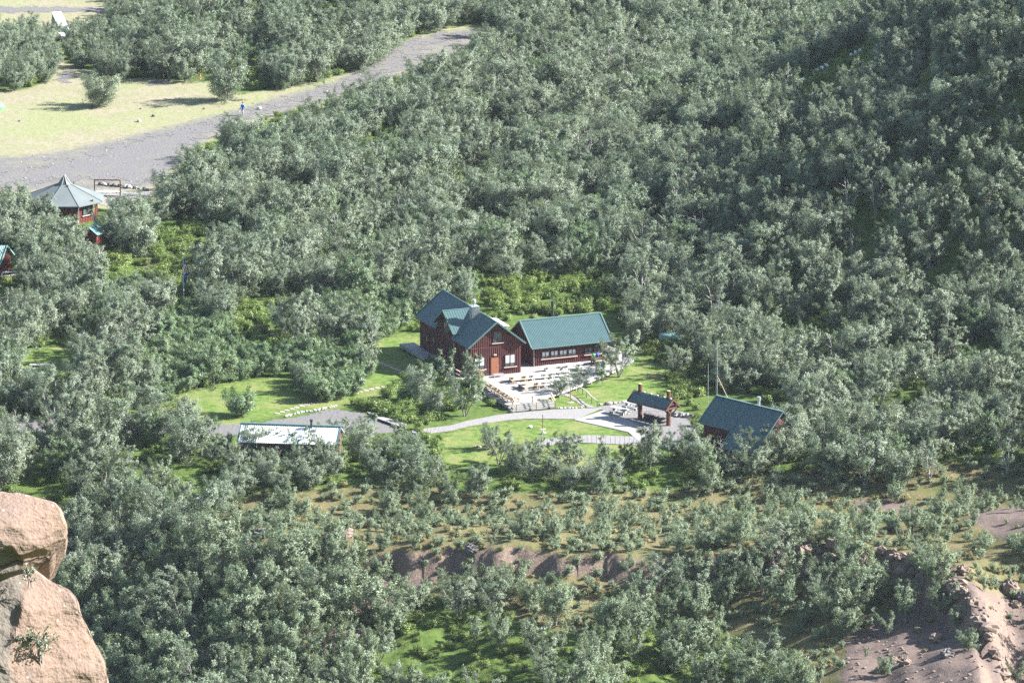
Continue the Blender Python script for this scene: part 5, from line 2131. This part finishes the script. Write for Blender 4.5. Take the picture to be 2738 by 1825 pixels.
def figure(P, rz, h, label, top, legs, hair, stride=.22, shoes='shoe'):
    root = thing('person', P, rz, label, 'person')
    k = h / 1.78
    J = {'pelvis': ((0, 0, .96), .145), 'waist': ((0, .01, 1.10), .135), 'chest': ((0, .0, 1.32), (.17, .13)), 'neck': ((0, 0, 1.50), .06), 'head0': ((0, -.02, 1.58), .075), 'head': ((0, -.03, 1.68), .095),
         'lsh': ((.19, 0, 1.42), .075), 'lel': ((.25, .04, 1.15), .052), 'lwr': ((.24, -.06, .93), .038), 'lha': ((.235, -.09, .85), .042), 'lfi': ((.23, -.11, .78), .022),
         'rsh': ((-.19, 0, 1.42), .075), 'rel': ((-.24, -.02, 1.15), .052), 'rwr': ((-.22, -.16, .98), .038), 'rha': ((-.215, -.2, .91), .042), 'rfi': ((-.21, -.24, .86), .022),
         'lhip': ((.10, 0, .90), .10), 'lkn': ((.11, -stride * .55, .50), .068), 'lan': ((.11, -stride * .75, .09), .047), 'lto': ((.12, -stride * .75 - .17, .045), .04),
         'rhip': ((-.10, 0, .90), .10), 'rkn': ((-.11, stride * .05, .50), .068), 'ran': ((-.11, stride * .85, .10), .047), 'rto': ((-.12, stride * .85 - .16, .045), .04)}
    J = {n: ((p[0] * k, p[1] * k, p[2] * k), (r * k if isinstance(r, float) else (r[0] * k, r[1] * k))) for n, (p, r) in J.items()}
    B = [('pelvis', 'waist'), ('waist', 'chest'), ('chest', 'neck'), ('neck', 'head0'), ('head0', 'head')]
    for s in 'lr':
        B += [('chest', s + 'sh'), (s + 'sh', s + 'el'), (s + 'el', s + 'wr'), (s + 'wr', s + 'ha'), (s + 'ha', s + 'fi'), ('pelvis', s + 'hip'), (s + 'hip', s + 'kn'), (s + 'kn', s + 'an'), (s + 'an', s + 'to')]

    def paint(x, y, z):
        z /= k
        x /= k
        if z > 1.5:
            return 0
        if z < .12:
            return 3
        if abs(x) > .17 and z < .97 and z > .7:
            return 0
        return 1 if z > .93 else 2
    skin_body('body', J, B, ['skin', top, legs, shoes], paint, root)
    m = MB()
    lump(m, (0, .015 * k, 1.735 * k), (.105 * k, .115 * k, .095 * k), 5, n=14, m=8, jit=.03)
    m.build('hair', hair, root, smooth=True)
    m = MB()
    m.tube([(0, -.115 * k, 1.70 * k), (0, -.145 * k, 1.66 * k)], [.012 * k, .02 * k], 6)
    m.build('nose', 'skin', root)
    return root


M['skin'] = simple_mat('skin', (.55, .34, .25), (.60, .38, .29), 4, .55, .4, bmp=0)
cloth('jacket_blue', (.01, .12, .55))
cloth('trousers_grey', (.24, .27, .31))
cloth('shoe', (.04, .04, .045))
cloth('hair_dark', (.03, .022, .018))
cloth('shirt_orange', (.62, .22, .05))
cloth('leggings_purple', (.14, .05, .33))
cloth('hair_red', (.52, .20, .06))
cloth('bag_white', (.62, .66, .70))
cloth('shoe_white', (.7, .7, .7))
P = ground_pt(649, 309)
fg = figure(P, -.5, 1.78, 'person in a bright blue jacket and grey trousers walking beside the gravel road', 'jacket_blue', 'trousers_grey', 'hair_dark')
bk = thing('backpack', P + [.1, .2, 1.12], -.5, 'pale grey daypack on the walker in blue', 'bag')
m = MB()
lump(m, (0, .06, .08), (.14, .09, .22), 9, jit=.03)
m.build('bag_body', 'bag_white', bk, smooth=True)
m = MB()
for s in (-1, 1):
    m.tube([(s * .11, 0, .26), (s * .12, -.2, .26), (s * .12, -.22, .05), (s * .11, 0, -.08)], .016, 5)
m.build('strap', 'bag_white', bk)
P = ground_pt(536, 222)
figure(P, -1.3, 1.25, 'red-haired child in an orange top and purple leggings at the wood edge', 'shirt_orange', 'leggings_purple', 'hair_red', shoes='shoe_white')

# ------------------------------------------------------------------ vehicles on the camping field
M['car_white'] = simple_mat('white_car_paint', (.70, .70, .68), (.76, .76, .74), 1, .25, .6, bmp=0)
M['car_blue'] = simple_mat('blue_car_paint', (.02, .14, .45), (.03, .17, .5), 1, .25, .6, bmp=0)
M['rubber'] = simple_mat('tyre_rubber', (.02, .02, .022), (.035, .035, .035), 6, .85, .2)
M['canvas_green'] = simple_mat('dark_green_canvas', (.05, .13, .12), (.07, .16, .15), 4, .8, .2)
M['canvas_lime'] = simple_mat('bright_green_tent_cloth', (.08, .50, .10), (.11, .56, .13), 2, .6, .3)
M['lamp_glass'] = simple_mat('car_lamp_glass', (.6, .62, .62), (.7, .7, .7), 3, .15, .6, bmp=0)


def car(P, rz, paint_m, label):
    root = thing('parked_car', P, rz, label, 'car')
    w = .9
    # side profile (x forward), lofted with a narrower cabin
    low = [(-2.2, .45), (-2.2, 1.0), (2.15, .98), (2.2, .72), (2.15, .42)]
    m = MB()
    prof = [(-2.2, .42), (2.18, .42), (2.22, .75), (2.1, .98), (1.0, 1.08), (-2.2, 1.08)]
    n = len(prof)
    vs = [(x, -w, z) for x, z in prof] + [(x, w, z) for x, z in prof]
    m.add(vs, [tuple(range(n)), tuple(range(2 * n - 1, n - 1, -1))] + [(i, i + n, (i + 1) % n + n, (i + 1) % n) for i in range(n)])
    cabp = [(-2.1, 1.08), (1.0, 1.08), (.35, 1.72), (-2.0, 1.78)]
    n = 4
    vs = [(x, -w * (1 if z < 1.2 else .84), z) for x, z in cabp] + [(x, w * (1 if z < 1.2 else .84), z) for x, z in cabp]
    m.add(vs, [tuple(range(n)), tuple(range(2 * n - 1, n - 1, -1))] + [(i, i + n, (i + 1) % n + n, (i + 1) % n) for i in range(n)])
    bo = m.build('body', paint_m, root)
    g = MB()
    g.add([(.98, -.8, 1.14), (.98, .8, 1.14), (.44, .68, 1.67), (.44, -.68, 1.67)], [(0, 1, 2, 3)])
    go = g.build('windscreen', 'glass', root)
    go.location = (.02, 0, .015)
    for s in (-1, 1):
        for x0, x1 in ((-1.9, -.75), (-.65, .55)):
            g = MB()
            y0, y1 = s * (w * .985), s * (w * .86)
            g.add([(x0, y0, 1.16), (x1, y0, 1.16), (min(x1, .35), y1, 1.66), (x0, y1, 1.66)], [(0, 1, 2, 3)])
            o = g.build('side_window', 'glass', root)
            o.location = (0, s * .012, 0)
        m = MB()
        m.box(.75, .95, s * (w + .08) - .1, s * (w + .08) + .1, 1.15, 1.35)
        m.build('mirror', paint_m, root)
        m = MB()
        m.box(2.17, 2.235, s * .62 - .18, s * .62 + .18, .66, .84)
        m.build('headlight', 'lamp_glass', root)
        for x in (-1.35, 1.4):
            m = MB()
            m.tube([(x, s * (w - .18), .36), (x, s * (w + .03), .36)], .36, 14)
            wo = m.build('wheel', 'rubber', root)
            m = MB()
            m.tube([(x, s * (w + .03), .36), (x, s * (w + .045), .36)], .2, 10)
            m.build('rim', 'zinc', wo)
    m = MB()
    m.box(2.16, 2.26, -.85, .85, .42, .58)
    m.build('bumper', 'black_metal', root)
    return root


P = ground_pt(165, 103)
car(P, -1.15, 'car_white', 'white off-road car carrying an opened roof tent')
rt = thing('roof_tent', P + [0, 0, 1.79], -1.15, 'wedge-shaped roof tent with white shell lid and dark green sides', 'tent')
m = MB()
m.box(-2.1, .45, -.68, .68, 0, .12)
m.build('tray', 'white', rt)
m = MB()
vs = [(.45, -.68, .14), (-1.9, -.68, 1.55), (-1.97, -.68, 1.44), (.45, -.68, .0), (.45, .68, .14), (-1.9, .68, 1.55), (-1.97, .68, 1.44), (.45, .68, .0)]
m.add([(.5, -.72, .16), (-1.95, -.72, 1.62), (-2.02, -.72, 1.5), (.45, -.72, .04), (.5, .72, .16), (-1.95, .72, 1.62), (-2.02, .72, 1.5), (.45, .72, .04)],
      [(0, 3, 2, 1), (4, 5, 6, 7), (0, 1, 5, 4), (1, 2, 6, 5), (2, 3, 7, 6), (3, 0, 4, 7)])
lid = m.build('lid', 'white', rt)
bv = lid.modifiers.new('round', 'BEVEL')
bv.width = .06
bv.segments = 3
m = MB()
m.add([(.4, -.66, .1), (-2.0, -.66, .1), (-1.93, -.66, 1.48), (.4, .66, .1), (-2.0, .66, .1), (-1.93, .66, 1.48)], [(0, 2, 1), (3, 4, 5), (0, 1, 4, 3), (1, 2, 5, 4), (2, 0, 3, 5)])
m.build('canvas', 'canvas_green', rt)
P = ground_pt(1232, 22)
car(P, -.9, 'car_blue', 'blue car parked behind the trees at the far end of the field')
P = ground_pt(1256, 34)
tl = thing('camping_trailer', P, -.7, 'white camping trailer with folded-up tent beside the blue car', 'trailer')
m = MB()
m.add([(-1.2, -.8, .5), (1.2, -.8, .5), (1.2, .8, .5), (-1.2, .8, .5), (-1.3, -.9, 1.6), (1.3, -.9, 1.6), (1.3, .9, 1.6), (-1.3, .9, 1.6), (-1.1, 0, 2.2), (1.1, 0, 2.2)],
      [(0, 3, 2, 1), (0, 1, 5, 4), (1, 2, 6, 5), (2, 3, 7, 6), (3, 0, 4, 7), (4, 5, 9, 8), (6, 7, 8, 9), (5, 6, 9), (7, 4, 8)])
m.build('trailer_box', 'white', tl)
for s in (-1, 1):
    m = MB()
    m.tube([(0, s * .72, .32), (0, s * .9, .32)], .32, 12)
    m.build('wheel', 'rubber', tl)
m = MB()
m.beam((1.2, 0, .5), (2.2, 0, .45), .08, .08)
m.box(2.1, 2.2, -.04, .04, -.02, .45)
m.build('drawbar', 'zinc', tl)
P = ground_pt(1208, 14)
put_table(P, -.25, 'wood_grey', 'camp table on the grass by the blue car')
# dome tent
P = ground_pt(-10, 292)
dt = thing('dome_tent', P, .2, 'bright green dome tent pitched on the camping field', 'tent')
m = MB()
lump(m, (0, 0, 0), (1.2, 1.0, 1.15), 4, n=16, m=10, jit=.015)
m.build('flysheet', 'canvas_lime', dt, smooth=True)
m = MB()
m.tube([(1.22 * math.cos(t * math.pi / 10), 0, 1.17 * math.sin(t * math.pi / 10)) for t in range(11)], .015, 5)
m.build('pole', 'zinc', dt)

# ------------------------------------------------------------------ rock outcrop near the camera
def rock_mat():
    m, nt, out = new_mat('tan_tuff_rock')
    p = wpos(nt)
    n1 = noise(nt, p, .9, 5, .6)
    n2 = noise(nt, p, 9.0, 4, .7)
    vo = nt.nodes.new('ShaderNodeTexVoronoi')
    vo.inputs['Scale'].default_value = 15.0
    nt.links.new(p, vo.inputs['Vector'])
    vo2 = nt.nodes.new('ShaderNodeTexVoronoi')
    vo2.inputs['Scale'].default_value = 4.2
    nt.links.new(p, vo2.inputs['Vector'])
    c = mixc(nt, ramp(nt, n1, .35, .65), (.200, .138, .104), (.160, .118, .096))
    c = mixc(nt, math_n(nt, 'MULTIPLY', ramp(nt, n2, .35, .7), .5), c, (.245, .185, .145))
    at_ = nt.nodes.new('ShaderNodeVertexColor')
    at_.layer_name = 'grey'
    c = mixc(nt, at_.outputs[0], c, mixc(nt, ramp(nt, n2, .3, .7), (.12, .105, .090), (.17, .148, .122)))
    pit = ramp(nt, vo.outputs['Distance'], .23, .12)
    c = mixc(nt, math_n(nt, 'MULTIPLY', pit, math_n(nt, 'MULTIPLY', ramp(nt, noise(nt, p, 2.2, 2), .45, .6), .85)), c, (.07, .05, .045))
    c = mixc(nt, math_n(nt, 'MULTIPLY', ramp(nt, vo2.outputs['Distance'], .14, .09), .8), c, (.36, .33, .29))
    ve = nt.nodes.new('ShaderNodeTexVoronoi')
    ve.feature = 'DISTANCE_TO_EDGE'
    ve.inputs['Scale'].default_value = .42
    wv = nt.nodes.new('ShaderNodeVectorMath')
    nt.links.new(p, wv.inputs[0])
    nv = nt.nodes.new('ShaderNodeTexNoise')
    nv.inputs['Scale'].default_value = 2.5
    nt.links.new(p, nv.inputs['Vector'])
    sv = nt.nodes.new('ShaderNodeVectorMath')
    sv.operation = 'SCALE'
    sv.inputs['Scale'].default_value = .5
    nt.links.new(nv.outputs['Color'], sv.inputs[0])
    nt.links.new(sv.outputs[0], wv.inputs[1])
    nt.links.new(wv.outputs[0], ve.inputs['Vector'])
    crack = ramp(nt, ve.outputs['Distance'], .018, .006)
    c = mixc(nt, math_n(nt, 'MULTIPLY', crack, .6), c, (.07, .052, .045))
    h = math_n(nt, 'ADD', math_n(nt, 'MULTIPLY', n2, .7), math_n(nt, 'MULTIPLY', vo.outputs['Distance'], .12))
    h = math_n(nt, 'SUBTRACT', h, math_n(nt, 'MULTIPLY', crack, .8))
    surf(nt, out, c, .95, .12, normal=bump(nt, h, .9, .07))
    return m


M['rock'] = rock_mat()
RD = 155.0
ROCK_TOP_PY = 1312


def rpt(px, py):
    d = ray(px, py)
    d = d / d[1]
    return CAMP + d * RD * _c


sil = [(1312, -60, -240), (1318, 40, -60), (1330, 92, -30), (1345, 148, -20), (1362, 164, -8), (1385, 172, 20), (1410, 181, 40), (1440, 174, 58), (1470, 148, 66), (1495, 132, 70), (1512, 108, 72), (1524, 94, 74), (1536, 110, 74),
       (1552, 132, 76), (1578, 186, 66), (1596, 204, 60), (1620, 214, 50), (1650, 221, 45), (1700, 243, 42), (1740, 266, 50), (1772, 284, 60), (1800, 286, 66), (1840, 290, 70), (1950, 300, 60), (2200, 330, 40), (2700, 420, 60), (3300, 520, 60)]
ppy = np.array([s[0] for s in sil], float)
rows = np.concatenate([np.arange(1312, 1860, 4.0), np.arange(1860, 3300, 40.0)])
NC = 130
V, G = [], []
org = rpt(0, 1500)
rr = np.random.default_rng(3)


def fbm(x, y, z, oct=4):
    s, a = 0, 1.0
    for k in range(oct):
        f = 2.1 ** k
        s += a * (np.sin(x * 1.7 * f + 1.3 * k + 1.1 * np.sin(z * 2.3 * f)) * np.sin(y * 1.9 * f + .7 * k) + .6 * np.sin(z * 2.7 * f + x * 1.1 * f + 2 * k))
        a *= .5
    return s


for r_, py in enumerate(rows):
    xr = np.interp(py, ppy, [s[1] for s in sil])
    xe = np.interp(py, ppy, [s[2] for s in sil])
    A = rpt(xr, py)
    E_ = rpt(xe, py)
    xR, xE, z = A[0], E_[0], A[2]
    xL = rpt(-620, py)[0] - max(0, py - 1800) * .002
    y0 = A[1]
    wr = xR - xE
    grow_ = max(0.0, (1340 - py) / 30.0)
    # contour: left far -> sculpted edge -> right silhouette -> back
    hollow = .25 * math.exp(-((py - 1450) / 45.0) ** 2) + .3 * math.exp(-((py - 1600) / 60.0) ** 2)
    yr = y0 - wr * .8
    ctl = [(xL, yr - 2.2), (xE - 1.2, yr - .85), (xE - .5, yr - .32 + hollow * .6), (xE - .1, yr - .12 + hollow * .5), (xE, yr - .02), (xE + wr * .5, y0 - wr * .42), (xR - .03, y0 - .04), (xR, y0 + .1), (xR - .05, y0 + .8), (xR - .6, y0 + 2.6), (xL, y0 + 3.4)]
    ctl = np.array(ctl)
    s = np.concatenate([[0], np.cumsum(np.linalg.norm(np.diff(ctl, axis=0), axis=1))])
    # most samples on the face towards the camera
    t = np.concatenate([np.linspace(0, s[1], 12, endpoint=False), np.linspace(s[1], s[8], NC - 30, endpoint=False), np.linspace(s[8], s[10], 18)])
    X = np.interp(t, s, ctl[:, 0])
    Yv = np.interp(t, s, ctl[:, 1])
    d = fbm(X * 2.2, Yv * 2.2, z * 2.2 * np.ones_like(X), 5)
    fr = np.clip((t - s[6] + .15) / .15, 0, 1)
    blk = np.abs(np.sin(X * 3.1 + z * 2.3)) * .5 + np.abs(np.sin(z * 4.1 - X * 1.7 + 1)) * .5
    Yv = Yv + d * .035 + blk * .09
    X = X + d * .012
    V.append(np.stack([X, Yv, z - np.maximum(0, Yv - y0 - .1) * .75 + (np.minimum(0, Yv - y0) * .22)], 1))
    g = np.clip((xE - X) / .12 + .3 * d * .4, 0, 1)
    G.append(g)
V = np.array(V)
nr, nc = V.shape[:2]
idx = np.arange(nr * nc).reshape(nr, nc)
f = np.stack([idx[:-1, :-1], idx[1:, :-1], idx[1:, 1:], idx[:-1, 1:]], -1).reshape(-1, 4).tolist()
# close top and back
f += [tuple(idx[0, ::-1])]
for i in range(nr - 1):
    f.append((idx[i, nc - 1], idx[i + 1, nc - 1], idx[i + 1, 0], idx[i, 0]))
me = bpy.data.meshes.new('rock_face')
VV = V.reshape(-1, 3) - org
me.from_pydata(VV.tolist(), [], [tuple(int(k) for k in q) for q in f])
at_ = me.color_attributes.new('grey', 'FLOAT_COLOR', 'POINT')
gg = np.array(G).ravel()
at_.data.foreach_set('color', np.stack([gg, gg, gg, np.ones_like(gg)], 1).astype(np.float32).ravel())
me.materials.append(M['rock'])
me.update()
ro = thing('rock_outcrop', org, 0, 'orange-tan pitted rock outcrop jutting up close to the viewpoint', 'rock')
o = bpy.data.objects.new('rock_face', me)
col.objects.link(o)
o.parent = ro


def small_plant(px, py, sc, look, label, mat='leaf_fore', seed=90, n=420, h=.5, leaf=.035, toward=.25):
    wood, VL = grow(seed, h, 5, 5, 5, n, h * .55, .75, leaf, low=.1, sig=.02, upright=1.0, base_r=.12, quads=True)
    P = rpt(px, py) - np.array([0, toward, 0])
    o = thing('rock_plant', P, 0, label, 'plant')
    c = wood.build('stem', 'bark', o)
    m_ = leaf_mesh('leaves', VL, mat, 4)
    b = bpy.data.objects.new('leaves', m_)
    col.objects.link(b)
    b.parent = o


small_plant(75, 1722, 1, '', 'small twiggy dwarf birch rooted in a ledge of the rock', h=.62, n=520, toward=.75)
small_plant(112, 1725, 1, '', 'second dwarf birch shoot leaning off the rock ledge', seed=94, h=.5, n=260, toward=.72)
small_plant(15, 1740, 1, '', 'mossy heath tuft on the rock ledge', 'leaf_heath', 91, 1500, .5, .03, .6)
small_plant(50, 1762, 1, '', 'low yellow-green heath tuft under the dwarf birch', 'leaf_heath', 95, 1000, .34, .03, .65)
small_plant(84, 1530, 1, '', 'little plant in the cleft between the two rock blocks', seed=92, n=200, h=.28, leaf=.03, toward=.55)

# ------------------------------------------------------------------ boulders on the ridge and the scree
BOULD = [(2255, 1455, .9, 'pale angular boulder on the bluff crest'), (2575, 1530, .8, 'reddish boulder on the sunny flank of the bluff'), (2700, 1580, 1.1, 'large split boulder beside the sunny flank'), (2735, 1600, .8, 'dark boulder next to the split boulder'),
         (2620, 1675, 1.2, 'big shadowed boulder at the foot of the sunny flank'), (2505, 1710, .7, 'rounded boulder on the scree with moss beside it'), (2532, 1755, .8, 'dark rounded boulder low on the scree'), (2420, 1775, .7, 'lichen-white boulder on the scree'),
         (2390, 1770, .55, 'small pale boulder touching the lichen-white one'), (2350, 1795, .5, 'low broken boulder on the scree edge'), (2715, 1620, .6, 'angular block below the split boulder'),
         (700, 1435, .9, 'dark rock knob at one end of the mossy ridge'), (885, 1465, 1.3, 'dark rock tower on the mossy ridge'), (930, 1435, .8, 'pale-topped rock on the mossy ridge crest'), (555, 1465, .9, 'dark rock half buried in the ridge flank'), (1260, 1475, .8, 'dark rock at the ridge brink above the soil patch'),
         (2080, 1525, 1.3, 'broad shadowed rock face below the bluff crest'), (2200, 1540, 1.1, 'grey rock slab in the shade of the bluff'), (2440, 1500, .9, 'jagged rock tooth on the bluff crest'), (2480, 1530, .8, 'rough block at the bluff brink')]
for px, py, s, lab in BOULD:
    B = ground_pt(px, py)
    m = MB()
    lump(m, (0, 0, s * .35), (s * 1.0, s * .85, s * .75), int(px + py), n=16, m=11, jit=.13)
    tag(m.build('boulder', 'stone_brown' if 'dark' not in lab else 'stone_dark', None, loc=B, rz=px * .7), lab, 'boulder')
rub = MB()
for i in range(420):
    px, py = random.uniform(2230, 2760), random.uniform(1480, 1830)
    if not (in_poly(px, py, Z_SOIL[2])):
        continue
    B = ground_pt(px, py)
    s = random.uniform(.05, .22)
    lump(rub, (B[0], B[1], B[2] + s * .3), (s * 1.1, s, s * .7), i, n=6, m=4, jit=.18)
tag(rub.build('scree', 'stone_brown'), 'loose stones scattered over the brown scree', 'scree', kind='stuff')
rub = MB()
for i in range(150):
    x = random.uniform(24, 53)
    y = float(np.interp(x, _cx, _cy)) + random.gauss(-.6, .9)
    s_ = random.choice((.2, .3, .4, .6, .85))
    lump(rub, (x, y, float(H(x, y)) + s_ * .15), (s_ * 1.1, s_ * .9, s_ * .8), i, n=9, m=6, jit=.2)
tag(rub.build('bluff_rocks', 'stone_brown'), 'broken rocks crowding the brink of the bluff', 'rocks', kind='stuff')
rub = MB()
for i in range(500):
    px, py = random.uniform(-20, 1100), random.uniform(90, 515)
    if not in_poly(px, py, Z_GRAVEL[0]):
        continue
    B = ground_pt(px, py)
    s = random.uniform(.04, .13)
    lump(rub, (B[0], B[1], B[2] + s * .3), (s * 1.1, s, s * .7), i, n=6, m=4, jit=.18)
tag(rub.build('road_stones', 'stone_grey'), 'loose stones lying about the gravel road', 'gravel', kind='stuff')

# ------------------------------------------------------------------ the air between viewpoint and valley
hz, nt, out = new_mat('thin_air_haze')
pv = nt.nodes.new('ShaderNodeVolumePrincipled')
pv.inputs['Color'].default_value = (.80, .90, 1.0, 1)
pv.inputs['Density'].default_value = 1.9e-5
pv.inputs['Anisotropy'].default_value = .2
nt.links.new(pv.outputs[0], out.inputs['Volume'])
M['haze'] = hz
m = MB()
m.box(-4600, 4600, -3000, 6600, -130, 330)
tag(m.build('haze', 'haze'), 'thin bluish air filling the valley', 'haze', kind='stuff')
